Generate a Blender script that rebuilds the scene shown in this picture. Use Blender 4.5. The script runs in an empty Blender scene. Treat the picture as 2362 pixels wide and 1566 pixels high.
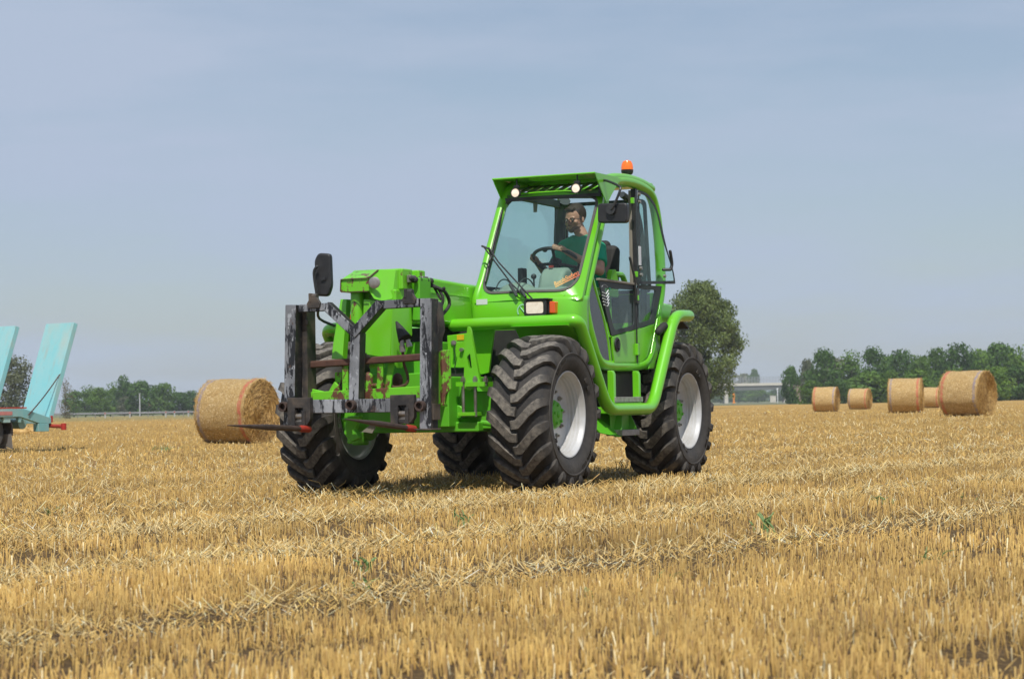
import bpy, math, random
import numpy as np
from mathutils import Vector, Matrix, Euler, noise as mnoise
random.seed(7); rng = np.random.default_rng(7)
PI = math.pi
scene = bpy.context.scene
col = scene.collection

# ------------------------------------------------------------ camera
cam_d = bpy.data.cameras.new('camera'); cam = bpy.data.objects.new('camera', cam_d); col.objects.link(cam)
scene.camera = cam
cam_d.sensor_width = 36.0; cam_d.lens = 76.2; cam_d.clip_end = 6000; cam_d.clip_start = 0.1
pitch = math.atan(150/5000.0); roll = 0.018
cam.matrix_world = Matrix.Translation((0, 0, 0.69)) @ Matrix.Rotation(PI/2 + pitch, 4, 'X') @ Matrix.Rotation(-roll, 4, 'Z')
cam_d.dof.use_dof = True; cam_d.dof.focus_distance = 17.0; cam_d.dof.aperture_fstop = 8.0

# ------------------------------------------------------------ sky and sun
SUN_EL, SUN_AZ = math.radians(57), math.radians(0)      # right behind the camera
world = bpy.data.worlds.new('World'); scene.world = world; world.use_nodes = True
wn = world.node_tree; wn.nodes.clear()
sky = wn.nodes.new('ShaderNodeTexSky'); sky.sky_type = 'NISHITA'; sky.sun_disc = False
sky.sun_elevation = SUN_EL; sky.sun_rotation = PI - SUN_AZ
sky.air_density = 1.0; sky.dust_density = 1.2; sky.ozone_density = 1.6; sky.altitude = 50
tc = wn.nodes.new('ShaderNodeTexCoord'); mp = wn.nodes.new('ShaderNodeMapping'); mp.inputs['Scale'].default_value = (2.0, 2.0, 11.0)
mp.inputs['Rotation'].default_value = (0.0, 0.10, 0.0)
nz = wn.nodes.new('ShaderNodeTexNoise'); nz.inputs['Scale'].default_value = 1.6; nz.inputs['Detail'].default_value = 7; nz.inputs['Roughness'].default_value = 0.55
cr = wn.nodes.new('ShaderNodeValToRGB'); cr.color_ramp.elements[0].position = 0.40; cr.color_ramp.elements[1].position = 0.62
cr.color_ramp.elements[0].color = (0.42, 0.42, 0.42, 1); cr.color_ramp.elements[1].color = (0.98, 0.98, 0.98, 1)
mx = wn.nodes.new('ShaderNodeMixRGB'); mx.inputs['Color2'].default_value = (4.55, 5.40, 6.9, 1)
bg = wn.nodes.new('ShaderNodeBackground'); bg.inputs['Strength'].default_value = 0.089
wo = wn.nodes.new('ShaderNodeOutputWorld')
L = wn.links.new
L(tc.outputs['Generated'], mp.inputs['Vector']); L(mp.outputs['Vector'], nz.inputs['Vector']); L(nz.outputs['Fac'], cr.inputs['Fac'])
L(cr.outputs['Color'], mx.inputs['Fac']); L(sky.outputs['Color'], mx.inputs['Color1']); L(mx.outputs['Color'], bg.inputs['Color']); L(bg.outputs['Background'], wo.inputs['Surface'])
sun_d = bpy.data.lights.new('sun', 'SUN'); sun_d.energy = 3.6; sun_d.angle = math.radians(0.6); sun_d.color = (1.0, 0.95, 0.86)
sun = bpy.data.objects.new('sun', sun_d); col.objects.link(sun)
to_sun = Vector((math.sin(SUN_AZ)*math.cos(SUN_EL), -math.cos(SUN_AZ)*math.cos(SUN_EL), math.sin(SUN_EL)))
sun.rotation_euler = (-to_sun).to_track_quat('-Z', 'Y').to_euler(); sun.location = to_sun*60
scene.view_settings.view_transform = 'Standard'; scene.view_settings.look = 'None'; scene.view_settings.exposure = 0.14; scene.view_settings.gamma = 1.0
scene.cycles.volume_bounces = 0; scene.cycles.max_bounces = 8; scene.cycles.transparent_max_bounces = 16
scene.cycles.volume_max_steps = 64

# ------------------------------------------------------------ helpers
def tag(o, label=None, cat=None, group=None, kind=None):
    if label: o['label'] = label
    if cat: o['category'] = cat
    if group: o['group'] = group
    if kind: o['kind'] = kind
    return o
def empty(name, loc=(0,0,0), rz=0, parent=None):
    o = bpy.data.objects.new(name, None); col.objects.link(o); o.location = loc; o.rotation_euler = (0,0,rz)
    o.empty_display_size = 0.2
    if parent: o.parent = parent
    return o
def copy_tree(o, parent=None):
    c = o.copy(); col.objects.link(c); c.parent = parent
    for ch in list(o.children): copy_tree(ch, c)
    return c
def V(*a): return Vector(a)
def arc_path(pts, rad, seg=6):
    """round the corners of a polyline"""
    P = [Vector(p) for p in pts]; out = [P[0]]
    for i in range(1, len(P)-1):
        r = rad[i] if isinstance(rad, (list, tuple)) else rad
        a = (P[i-1]-P[i]); b = (P[i+1]-P[i]); la, lb = a.length, b.length
        d = min(r, la*.49, lb*.49)
        A = P[i]+a/la*d; B = P[i]+b/lb*d
        for k in range(seg+1):
            t = k/seg; out.append(A*(1-t)**2 + P[i]*2*t*(1-t) + B*t*t)
    out.append(P[-1]); return out
def rpoly(pts, rad, seg=5):
    """round a closed polygon; every corner gives seg+1 points"""
    P = [Vector(p) for p in pts]; n = len(P); out = []
    for i in range(n):
        r = rad[i] if isinstance(rad, (list, tuple)) else rad
        a = P[i-1]-P[i]; b = P[(i+1) % n]-P[i]
        d1 = min(r, a.length*.49); d2 = min(r, b.length*.49)
        A = P[i]+a.normalized()*d1; B = P[i]+b.normalized()*d2
        for k in range(seg+1):
            t = k/seg; out.append(A*(1-t)**2 + P[i]*2*t*(1-t) + B*t*t)
    return out
def smoothpath(pts, n=8, closed=False):
    P = [Vector(p) for p in pts]; out = []; N = len(P)
    rngi = range(N if closed else N-1)
    for i in rngi:
        if closed: p0, p1, p2, p3 = P[i-1], P[i], P[(i+1) % N], P[(i+2) % N]
        else: p0, p1, p2, p3 = P[max(i-1,0)], P[i], P[i+1], P[min(i+2,N-1)]
        for k in range(n):
            t = k/n
            out.append(0.5*((2*p1)+(p2-p0)*t+(2*p0-5*p1+4*p2-p3)*t*t+(3*p1-p0-3*p2+p3)*t**3))
    if not closed: out.append(P[-1])
    return out
class MB:
    def __init__(s): s.v = []; s.f = []
    def add(s, vs, fs):
        b = len(s.v); s.v += [tuple(v) for v in vs]; s.f += [tuple(b+i for i in f) for f in fs]; return s
    def box(s, c, size, rot=None, taper=None):
        hx, hy, hz = size[0]/2, size[1]/2, size[2]/2
        R = Euler(rot).to_matrix() if rot is not None and not isinstance(rot, Matrix) else (rot or Matrix.Identity(3))
        vs = []
        for z in (-1, 1):
            k = taper if (taper and z == 1) else 1
            for x, y in ((-1,-1),(1,-1),(1,1),(-1,1)): vs.append(Vector(c)+R@Vector((x*hx*k, y*hy*k, z*hz)))
        return s.add(vs, [(3,2,1,0),(4,5,6,7),(0,1,5,4),(1,2,6,5),(2,3,7,6),(3,0,4,7)])
    def box2(s, a, b): 
        return s.box([(a[i]+b[i])/2 for i in range(3)], [abs(b[i]-a[i]) for i in range(3)])
    def beam(s, a, b, w, h, up=(0,0,1)):
        """rectangular bar from a to b, w across, h along up"""
        a = Vector(a); b = Vector(b); d = (b-a); l = d.length; d.normalize()
        u = Vector(up); side = d.cross(u).normalized(); u = side.cross(d).normalized()
        R = Matrix((d, side, u)).transposed()
        return s.box((a+b)/2, (l, w, h), R)
    def prism(s, pts, vec):
        n = len(pts); vec = Vector(vec); A = [Vector(p) for p in pts]; B = [p+vec for p in A]
        return s.add(A+B, [tuple(range(n))[::-1], tuple(range(n, 2*n))] + [(i, (i+1) % n, n+(i+1) % n, n+i) for i in range(n)])
    def ring(s, outer, inner, vec):
        n = len(outer); vec = Vector(vec); O = [Vector(p) for p in outer]; I = [Vector(p) for p in inner]
        vs = O + I + [p+vec for p in O] + [p+vec for p in I]; fs = []
        for i in range(n):
            j = (i+1) % n
            fs += [(i, j, n+j, n+i), (2*n+j, 2*n+i, 3*n+i, 3*n+j), (j, i, 2*n+i, 2*n+j), (n+i, n+j, 3*n+j, 3*n+i)]
        return s.add(vs, fs)
    def tube(s, path, r, n=12, caps=True, closed=False, flat=None, up=None):
        P = [Vector(p) for p in path]; N = len(P); rings = []
        T0 = (P[1]-P[0]).normalized()
        u = Vector(up) if up else (Vector((0,0,1)) if abs(T0.z) < .9 else Vector((0,1,0)))
        u = (u - T0*u.dot(T0)).normalized(); prev = T0
        vs = []
        for i in range(N):
            if closed: T = (P[(i+1) % N]-P[i-1]).normalized()
            else: T = (P[min(i+1,N-1)]-P[max(i-1,0)]).normalized()
            if up: u = (Vector(up)-T*Vector(up).dot(T)).normalized()
            else:
                q = prev.rotation_difference(T); u = q@u; u = (u-T*u.dot(T)).normalized()
            prev = T; w = T.cross(u)
            rr = r[i] if isinstance(r, (list, tuple)) else r
            fa, fb = flat or (1, 1)
            for k in range(n):
                a = 2*PI*k/n; vs.append(P[i]+u*(math.cos(a)*rr*fa)+w*(math.sin(a)*rr*fb))
        fs = []
        for i in range(N if closed else N-1):
            j = (i+1) % N
            for k in range(n): fs.append((i*n+k, i*n+(k+1) % n, j*n+(k+1) % n, j*n+k))
        if caps and not closed: fs += [tuple(range(n))[::-1], tuple((N-1)*n+k for k in range(n))]
        return s.add(vs, fs)
    def cyl(s, a, b, r, n=16, r2=None):
        return s.tube([a, b], [r, r2 if r2 is not None else r], n)
    def rod(s, path, r, n=14):
        """tube with domed ends"""
        P = [Vector(p) for p in path]
        d0 = (P[0]-P[1]).normalized(); d1 = (P[-1]-P[-2]).normalized()
        pa = [P[0]+d0*r*.95*math.sin(t) for t in (PI/2, 1.2, .9, .5)]; ra = [r*max(.03, math.cos(t)) for t in (PI/2, 1.2, .9, .5)]
        pb = [P[-1]+d1*r*.95*math.sin(t) for t in (.5, .9, 1.2, PI/2)]; rb = [r*max(.03, math.cos(t)) for t in (.5, .9, 1.2, PI/2)]
        return s.tube(pa+P+pb, ra+[r]*len(P)+rb, n)
    def lathe(s, prof, o=(0,0,0), ax=(0,1,0), n=48, closed=False):
        ax = Vector(ax).normalized(); u = ax.orthogonal().normalized(); w = ax.cross(u); o = Vector(o); m = len(prof)
        vs = [o+ax*h+(u*math.cos(2*PI*k/n)+w*math.sin(2*PI*k/n))*r for k in range(n) for (h, r) in prof]
        fs = []
        for k in range(n):
            k2 = (k+1) % n
            for i in range(m if closed else m-1):
                j = (i+1) % m; fs.append((k*m+i, k*m+j, k2*m+j, k2*m+i))
        return s.add(vs, fs)
    def sphere(s, c, r, n=12, m=8, sc=(1,1,1), R=None):
        vs = [Vector((0,0,1))]
        for i in range(1, m):
            t = PI*i/m
            for k in range(n): a = 2*PI*k/n; vs.append(Vector((math.sin(t)*math.cos(a), math.sin(t)*math.sin(a), math.cos(t))))
        vs.append(Vector((0,0,-1)))
        out = []
        for v in vs:
            v = Vector((v.x*sc[0]*r, v.y*sc[1]*r, v.z*sc[2]*r))
            out.append(Vector(c)+(R@v if R else v))
        fs = [(0, 1+k, 1+(k+1) % n) for k in range(n)]
        for i in range(m-2):
            for k in range(n): fs.append((1+i*n+k, 1+(i+1)*n+k, 1+(i+1)*n+(k+1) % n, 1+i*n+(k+1) % n))
        l = len(vs)-1; fs += [(l, 1+(m-2)*n+(k+1) % n, 1+(m-2)*n+k) for k in range(n)]
        return s.add(out, fs)
    def mesh(s, name, mat, ang=35):
        me = bpy.data.meshes.new(name); me.from_pydata(s.v, [], s.f); me.update()
        if mat: me.materials.append(mat)
        import bmesh
        bm = bmesh.new(); bm.from_mesh(me); bmesh.ops.recalc_face_normals(bm, faces=bm.faces); bm.to_mesh(me); bm.free()
        if ang:
            me.polygons.foreach_set('use_smooth', [True]*len(me.polygons)); me.set_sharp_from_angle(angle=math.radians(ang))
        return me
    def build(s, name, mat, parent=None, bevel=0, ang=35, seg=2):
        o = bpy.data.objects.new(name, s.mesh(name, mat, ang)); col.objects.link(o)
        if parent: o.parent = parent
        if bevel:
            b = o.modifiers.new('bevel', 'BEVEL'); b.width = bevel; b.segments = seg; b.limit_method = 'ANGLE'; b.angle_limit = math.radians(40); b.harden_normals = True
        return o

# ------------------------------------------------------------ materials
def newmat(name):
    m = bpy.data.materials.new(name); m.use_nodes = True; nt = m.node_tree; nt.nodes.clear()
    out = nt.nodes.new('ShaderNodeOutputMaterial'); b = nt.nodes.new('ShaderNodeBsdfPrincipled'); nt.links.new(b.outputs[0], out.inputs[0])
    return m, nt, b, out
def noise_fac(nt, scale, lo, hi, detail=5, stretch=(1,1,1), coord='Object', rough=.6, dist=0.0):
    t = nt.nodes.new('ShaderNodeTexCoord'); mp = nt.nodes.new('ShaderNodeMapping'); mp.inputs['Scale'].default_value = stretch
    n = nt.nodes.new('ShaderNodeTexNoise'); n.inputs['Scale'].default_value = scale; n.inputs['Detail'].default_value = detail; n.inputs['Roughness'].default_value = rough
    n.inputs['Distortion'].default_value = dist
    r = nt.nodes.new('ShaderNodeMapRange'); r.inputs['From Min'].default_value = lo; r.inputs['From Max'].default_value = hi
    nt.links.new(t.outputs[coord], mp.inputs['Vector']); nt.links.new(mp.outputs['Vector'], n.inputs['Vector']); nt.links.new(n.outputs['Fac'], r.inputs['Value'])
    return r.outputs['Result']
def rgb(c): return (c[0], c[1], c[2], 1)
def mixc(nt, fac, a, b):
    m = nt.nodes.new('ShaderNodeMixRGB')
    for k, v in (('Fac', fac), ('Color1', a), ('Color2', b)):
        if hasattr(v, 'links') or hasattr(v, 'is_linked'): nt.links.new(v, m.inputs[k])
        elif isinstance(v, (int, float)): m.inputs[k].default_value = v
        else: m.inputs[k].default_value = rgb(v)
    return m.outputs['Color']
def bump(nt, b, fac, strength=.2, dist=.01):
    bp = nt.nodes.new('ShaderNodeBump'); bp.inputs['Strength'].default_value = strength; bp.inputs['Distance'].default_value = dist
    nt.links.new(fac, bp.inputs['Height']); nt.links.new(bp.outputs['Normal'], b.inputs['Normal'])
def simple(name, c, rough=.5, metal=0.0, var=.15, scale=8, coat=0, bmp=0, c2=None, lo=.35, hi=.7, stretch=(1,1,1), spec=.5):
    m, nt, b, o = newmat(name)
    f = noise_fac(nt, scale, lo, hi, stretch=stretch)
    c2 = c2 or tuple(x*(1-var) for x in c)
    nt.links.new(mixc(nt, f, c, c2), b.inputs['Base Color'])
    b.inputs['Roughness'].default_value = rough; b.inputs['Metallic'].default_value = metal
    b.inputs['Coat Weight'].default_value = coat; b.inputs['Coat Roughness'].default_value = .08
    b.inputs['Specular IOR Level'].default_value = spec
    if bmp: bump(nt, b, noise_fac(nt, scale*4, .3, .7), bmp)
    return m
GREEN = (0.150, 0.56, 0.014)
def green_paint(name, dust=.22, rust=0.0, rough=.33, coat=.5, rscale=7, g=GREEN):
    m, nt, b, o = newmat(name)
    f1 = noise_fac(nt, 3.0, .35, .75)
    c = mixc(nt, f1, g, (g[0]*1.12, g[1]*.94, g[2]*1.3))
    f2 = noise_fac(nt, 9, .55, .9, stretch=(1,1,.5))
    mu = nt.nodes.new('ShaderNodeMath'); mu.operation = 'MULTIPLY'; mu.inputs[1].default_value = dust; nt.links.new(f2, mu.inputs[0])
    c = mixc(nt, mu.outputs[0], c, (.20, .25, .09))
    rg = nt.nodes.new('ShaderNodeMapRange'); rg.inputs['To Min'].default_value = rough; rg.inputs['To Max'].default_value = rough+.2; nt.links.new(f2, rg.inputs['Value'])
    fs_ = noise_fac(nt, 15, .665, .69, detail=7, rough=.75, stretch=(1,1,2.2)); c = mixc(nt, fs_, c, (.045,.085,.03))
    if rust > 0:
        f3 = noise_fac(nt, rscale, 1-rust, 1-rust+.04, detail=8, rough=.7, stretch=(1,1,.7))
        c = mixc(nt, f3, c, mixc(nt, noise_fac(nt, 20, .3, .7), (.10, .032, .016), (.17, .075, .04)))
    nt.links.new(c, b.inputs['Base Color']); nt.links.new(rg.outputs[0], b.inputs['Roughness'])
    b.inputs['Coat Weight'].default_value = coat; b.inputs['Coat Roughness'].default_value = .12
    bump(nt, b, noise_fac(nt, 60, .2, .8), .03, .004)
    return m
M = {}
M['green'] = green_paint('green_paint')
M['green_worn'] = green_paint('green_paint_worn', .5, .455, .45, .2, 12)
M['green_rust'] = green_paint('green_paint_rusted', .5, .50, .6, .0, 6)
M['green_cast'] = green_paint('green_casting', .35, .0, .5, .1, 7, (0.10, 0.46, 0.014))
M['black'] = simple('black_plastic', (.018,.018,.021), .45, c2=(.035,.034,.034))
M['blackm'] = simple('black_steel', (.022,.022,.025), .4, c2=(.05,.05,.052), scale=5)
M['rubber'] = simple('black_rubber', (.02,.02,.02), .75, c2=(.035,.034,.032))
M['dark_trim'] = simple('dark_trim', (.045,.055,.06), .6)
M['glass_black'] = simple('tinted_panel', (.028,.032,.036), .16, c2=(.035,.038,.04), coat=.3)
M['steel'] = simple('bare_steel', (.45,.43,.40), .4, .8, c2=(.25,.20,.16), scale=14)
M['rust'] = simple('rusty_steel', (.12,.055,.035), .75, .1, c2=(.07,.035,.026), scale=12, bmp=.2)
M['spike'] = simple('spike_steel', (.11,.075,.062), .5, .35, c2=(.06,.04,.035), scale=10)
M['red'] = simple('red_paint', (.42,.03,.02), .5, c2=(.3,.05,.03))
M['seal'] = simple('window_seal', (.10,.095,.085), .7)
M['post'] = simple('post_foam', (.27,.24,.20), .85)
M['dash'] = simple('dash_plastic', (.30,.36,.30), .65, c2=(.26,.31,.27))
M['white'] = simple('white_plastic', (.75,.76,.78), .5)
M['yellow'] = simple('yellow_label', (.75,.50,.01), .5)
M['alu'] = simple('step_steel', (.38,.37,.35), .55, .3, c2=(.25,.22,.2), scale=20)
M['rim'] = simple('rim_paint', (.60,.61,.63), .42, .15, c2=(.47,.46,.44), scale=4, coat=.15)
M['rim_dirty'] = simple('rim_paint_dusty', (.34,.32,.28), .6, .1, c2=(.25,.23,.2), scale=6)
def worn_mat():
    """grey primer showing through chipped black on the front and back faces, flanks in dark black-brown paint with their shade put into the colour"""
    m, nt, b, o = newmat('worn_black_grey_paint')
    f = noise_fac(nt, 16, .47, .52, detail=9, rough=.72, stretch=(1,.9,.22), dist=.3)
    big = noise_fac(nt, 3.0, .40, .60, detail=5, stretch=(1,1,.6))
    mu = nt.nodes.new('ShaderNodeMath'); mu.operation = 'MAXIMUM'; nt.links.new(f, mu.inputs[0])
    m3 = nt.nodes.new('ShaderNodeMath'); m3.operation = 'MULTIPLY'; m3.inputs[1].default_value = .62; nt.links.new(big, m3.inputs[0]); nt.links.new(m3.outputs[0], mu.inputs[1])
    c = mixc(nt, mu.outputs[0], (.36,.375,.405), (.020,.021,.026))
    f0 = noise_fac(nt, 34, .60, .64, detail=6, rough=.7, stretch=(1,.5,.3)); c = mixc(nt, f0, c, (.40,.42,.45))
    f2 = noise_fac(nt, 5.5, .60, .66, detail=8, rough=.75); c = mixc(nt, f2, c, (.12,.078,.058))
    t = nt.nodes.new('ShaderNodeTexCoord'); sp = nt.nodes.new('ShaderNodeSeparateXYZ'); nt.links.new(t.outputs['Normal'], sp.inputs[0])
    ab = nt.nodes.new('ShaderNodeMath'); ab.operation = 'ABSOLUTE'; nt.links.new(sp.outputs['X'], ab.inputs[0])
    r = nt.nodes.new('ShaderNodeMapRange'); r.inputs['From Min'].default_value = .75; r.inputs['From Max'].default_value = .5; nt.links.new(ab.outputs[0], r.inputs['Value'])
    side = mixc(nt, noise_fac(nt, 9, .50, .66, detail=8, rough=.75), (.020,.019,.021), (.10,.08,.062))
    c = mixc(nt, r.outputs[0], c, side)  # sideways faces darkened by normal: dark paint plus painted-in shade
    nt.links.new(c, b.inputs['Base Color']); b.inputs['Roughness'].default_value = .5; b.inputs['Metallic'].default_value = .1
    bump(nt, b, noise_fac(nt, 30, .3, .7), .2, .004)
    return m
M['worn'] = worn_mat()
M['worn_side'] = simple('worn_black_brown', (.030,.028,.028), .55, c2=(.11,.085,.065), scale=5, lo=.42, hi=.62, bmp=.1)
def tyre_mat():
    m, nt, b, o = newmat('dusty_tyre_rubber')
    t = nt.nodes.new('ShaderNodeTexCoord'); mu = nt.nodes.new('ShaderNodeVectorMath'); mu.operation = 'MULTIPLY'; mu.inputs[1].default_value = (1,0,1)
    ln = nt.nodes.new('ShaderNodeVectorMath'); ln.operation = 'LENGTH'
    nt.links.new(t.outputs['Object'], mu.inputs[0]); nt.links.new(mu.outputs[0], ln.inputs[0])
    r1 = nt.nodes.new('ShaderNodeMapRange'); r1.inputs['From Min'].default_value = .585; r1.inputs['From Max'].default_value = .618; nt.links.new(ln.outputs['Value'], r1.inputs['Value'])
    f = noise_fac(nt, 7, .30, .72, detail=8, rough=.75)
    base = mixc(nt, f, (.018,.018,.020), (.062,.057,.052))
    wear = mixc(nt, noise_fac(nt, 30, .3, .7, detail=6), (.060,.056,.052), (.24,.215,.18))
    c = mixc(nt, r1.outputs[0], base, wear)
    sy = nt.nodes.new('ShaderNodeSeparateXYZ'); nt.links.new(t.outputs['Object'], sy.inputs[0]); ay = nt.nodes.new('ShaderNodeMath'); ay.operation = 'ABSOLUTE'; nt.links.new(sy.outputs['Y'], ay.inputs[0])
    ry = nt.nodes.new('ShaderNodeMapRange'); ry.inputs['From Min'].default_value = .215; ry.inputs['From Max'].default_value = .24; ry.inputs['To Max'].default_value = .75; nt.links.new(ay.outputs[0], ry.inputs['Value'])
    c = mixc(nt, ry.outputs[0], c, mixc(nt, noise_fac(nt, 10, .3, .7, detail=8, rough=.75), (.040,.037,.034), (.105,.092,.078)))
    nt.links.new(c, b.inputs['Base Color']); b.inputs['Roughness'].default_value = .72; b.inputs['Specular IOR Level'].default_value = .35
    bump(nt, b, noise_fac(nt, 55, .3, .7), .25, .006)
    return m
M['tyre'] = tyre_mat()
def glass_mat(name, tint, gloss=.10, rough=.01, dust=0.0):
    """one pane has two faces, each takes half of the tint; reflection rises towards grazing angles on both faces alike"""
    m = bpy.data.materials.new(name); m.use_nodes = True; nt = m.node_tree; nt.nodes.clear()
    out = nt.nodes.new('ShaderNodeOutputMaterial'); tr = nt.nodes.new('ShaderNodeBsdfTransparent'); tr.inputs[0].default_value = rgb([c**.5 for c in tint])
    gl = nt.nodes.new('ShaderNodeBsdfGlossy'); gl.inputs['Roughness'].default_value = rough; gl.inputs[0].default_value = (.9,.95,.95,1)
    lw = nt.nodes.new('ShaderNodeLayerWeight'); pw = nt.nodes.new('ShaderNodeMath'); pw.operation = 'POWER'; pw.inputs[1].default_value = 4.5; nt.links.new(lw.outputs['Facing'], pw.inputs[0])
    ma = nt.nodes.new('ShaderNodeMath'); ma.operation = 'MULTIPLY_ADD'; ma.inputs[1].default_value = .55; ma.inputs[2].default_value = .03; nt.links.new(pw.outputs[0], ma.inputs[0])
    ms = nt.nodes.new('ShaderNodeMixShader')
    nt.links.new(ma.outputs[0], ms.inputs[0]); nt.links.new(tr.outputs[0], ms.inputs[1]); nt.links.new(gl.outputs[0], ms.inputs[2])
    last = ms.outputs[0]
    if dust > 0:
        df = nt.nodes.new('ShaderNodeBsdfDiffuse'); df.inputs[0].default_value = (.50,.52,.48,1)
        f = noise_fac(nt, 3, .2, .9); mu = nt.nodes.new('ShaderNodeMath'); mu.operation = 'MULTIPLY'; mu.inputs[1].default_value = dust*.5; nt.links.new(f, mu.inputs[0])
        m2 = nt.nodes.new('ShaderNodeMixShader'); nt.links.new(mu.outputs[0], m2.inputs[0]); nt.links.new(last, m2.inputs[1]); nt.links.new(df.outputs[0], m2.inputs[2]); last = m2.outputs[0]
    nt.links.new(last, out.inputs[0]); return m
M['glass'] = glass_mat('tinted_glass', (.62,.83,.76), dust=.05)
M['glass_side'] = glass_mat('tinted_side_glass', (.70,.88,.82), dust=.04)
M['glass_dark'] = glass_mat('dusty_door_glass', (.50,.60,.60), dust=.16)
def emis(name, c, e, base=(.8,.8,.8)):
    m, nt, b, o = newmat(name); b.inputs['Base Color'].default_value = rgb(base); b.inputs['Emission Color'].default_value = rgb(c); b.inputs['Emission Strength'].default_value = e
    b.inputs['Roughness'].default_value = .15; b.inputs['Coat Weight'].default_value = .5
    f = noise_fac(nt, 28, .35, .65); nt.links.new(mixc(nt, f, c, (c[0]*.75, c[1]*.6, c[2]*.45)), b.inputs['Emission Color'])
    return m
M['lamp'] = emis('lit_lamp_glass', (1.0,.80,.55), .60, (.6,.6,.6))
M['head'] = emis('lit_headlamp_glass', (1.0,.78,.52), .42, (.5,.5,.5))
M['amber'] = emis('amber_lens', (.9,.10,.01), .12, (.65,.09,.01))
M['beacon'] = emis('beacon_lens', (1.0,.22,.02), .35, (.8,.14,.01))

# ============================================================ THE MACHINE
# local frame: x forward, y to the machine's left, z up; origin under the middle of the front axle
HEAD = math.radians(-114.3)
tel = empty('telehandler', (-.607, 17.565, 0), HEAD)
tag(tel, 'bright green telescopic handler with a worn black bale fork carrier on its boom', 'telehandler')
ZW, RT = .605, .625

def tyre_mesh():
    m = MB()
    half = [(0,.588),(.06,.587),(.12,.583),(.17,.577),(.205,.562),(.228,.535),(.242,.50),(.247,.46),(.243,.42),(.228,.38),(.208,.352),(.192,.334),(.17,.325)]
    prof = [(-y, r) for (y, r) in half[::-1]] + half[1:]
    m.lathe(prof, n=96)
    # sidewall ribs
    for sgn in (-1, 1):
        m.lathe([(sgn*.246,.487),(sgn*.252,.482),(sgn*.2515,.474),(sgn*.2465,.470)], n=96)
    q = [0]
    for i in range(1, len(half)): q.append(q[-1]+math.hypot(half[i][0]-half[i-1][0], half[i][1]-half[i-1][1]))
    def P(qq):
        if qq < 0:
            y, r, ny, nr = P(-qq); return -y, r, -ny, nr
        for i in range(1, len(q)):
            if qq <= q[i] or i == len(q)-1:
                t = (qq-q[i-1])/(q[i]-q[i-1]); a, b = half[i-1], half[i]
                y = a[0]+(b[0]-a[0])*t; r = a[1]+(b[1]-a[1])*t; dy, dr = b[0]-a[0], b[1]-a[1]; l = math.hypot(dy, dr)
                return y, r, -dr/l, dy/l
    path = [(-.018,0.0,.044,.031),(.03,.006,.045,.032),(.06,.035,.045,.030),(.11,.088,.045,.029),(.16,.138,.045,.029),(.195,.168,.044,.031),(.225,.180,.038,.033),(.25,.186,.026,.029),(.277,.190,.012,.024),(.295,.192,.002,.016)]
    NL = 19
    for side in (1, -1):
        for k in range(NL):
            a0 = 2*PI*(k+(.5 if side < 0 else 0))/NL
            vs = []; n = len(path)
            for i, (qq, s_, hh, hw) in enumerate(path):
                p0 = path[max(i-1,0)]; p1 = path[min(i+1,n-1)]
                dq, ds = p1[0]-p0[0], p1[1]-p0[1]; l = math.hypot(dq, ds); dq /= l; ds /= l
                pq, ps = -ds, dq
                for (w, h) in ((-1.32,-.004),(-1,hh),(1,hh),(1.32,-.004)):
                    q2 = qq+pq*w*hw; s2 = s_+ps*w*hw
                    y, r, ny, nr = P(q2)
                    y2 = y+ny*h; r2 = r+nr*h
                    a = a0 + s2/.6
                    vs.append((r2*math.cos(a), side*y2, r2*math.sin(a)))
            fs = []
            for i in range(n-1):
                for j in range(3): fs.append((i*4+j, i*4+j+1, (i+1)*4+j+1, (i+1)*4+j))
            fs += [(0,1,2,3), ((n-1)*4+3,(n-1)*4+2,(n-1)*4+1,(n-1)*4)]
            m.add(vs, fs)
    # raised parallelogram marks and lettering blocks on both sidewalls
    for side in (1, -1):
        for ac in (-.62, -.42, 2.5, 2.7):
            vs = []
            for (a, r) in ((ac-.055,.372),(ac+.045,.372),(ac+.075,.405),(ac-.025,.405)):
                vs.append((r*math.cos(a), side*(.2405 if r > .39 else .232), r*math.sin(a)))
            m.prism(vs, (0, side*.007, 0))
        for base in (.9, 4.0):
            for k in range(9):
                a = base+k*.055
                if k in (4,): continue
                for (da, r0, r1) in ((0,.435,.465),(.02,.435,.465)):
                    m.tube([(r0*math.cos(a+da), side*.249, r0*math.sin(a+da)), (r1*math.cos(a+da), side*.251, r1*math.sin(a+da))], .0028, 4)
                r2 = .435 if k % 2 else .464
                m.tube([(r2*math.cos(a), side*.250, r2*math.sin(a)), (r2*math.cos(a+.02), side*.250, r2*math.sin(a+.02))], .0028, 4)
    return m.mesh('tyre', M['tyre'], 32)
def rim_mesh():
    m = MB()
    prof = [(.165,.322),(.19,.332),(.203,.344),(.209,.342),(.208,.333),(.196,.324),(.176,.318),(.168,.312),(.15,.311),(.142,.305),(.122,.304),(.114,.298),(.094,.297),(.086,.291),(.075,.288),(.066,.272),(.060,.245),(.058,.20),(.060,.15),(.064,.125),(.064,.0),
            (.045,.0),(.03,.25),(-.03,.30),(-.16,.312),(-.19,.324),(-.205,.342),(-.209,.344),(-.203,.330),(-.165,.322)]
    m.lathe(prof, n=72)
    return m.mesh('rim', M['rim'], 30)
def hub_mesh():
    m = MB()
    m.lathe([(0.05,.0),(0.054,.118),(.08,.116),(.086,.106),(.105,.100),(.116,.085),(.118,.0)], n=32)
    for k in range(5):
        a = 2*PI*k/5+.3; m.cyl((.075*math.cos(a), .11, .075*math.sin(a)), (.075*math.cos(a), .128, .075*math.sin(a)), .012, 6)
    m.sphere((0,.118,0), .03, 10, 6, (1,.5,1))
    return m.mesh('hub', M['green_cast'], 30)
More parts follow.
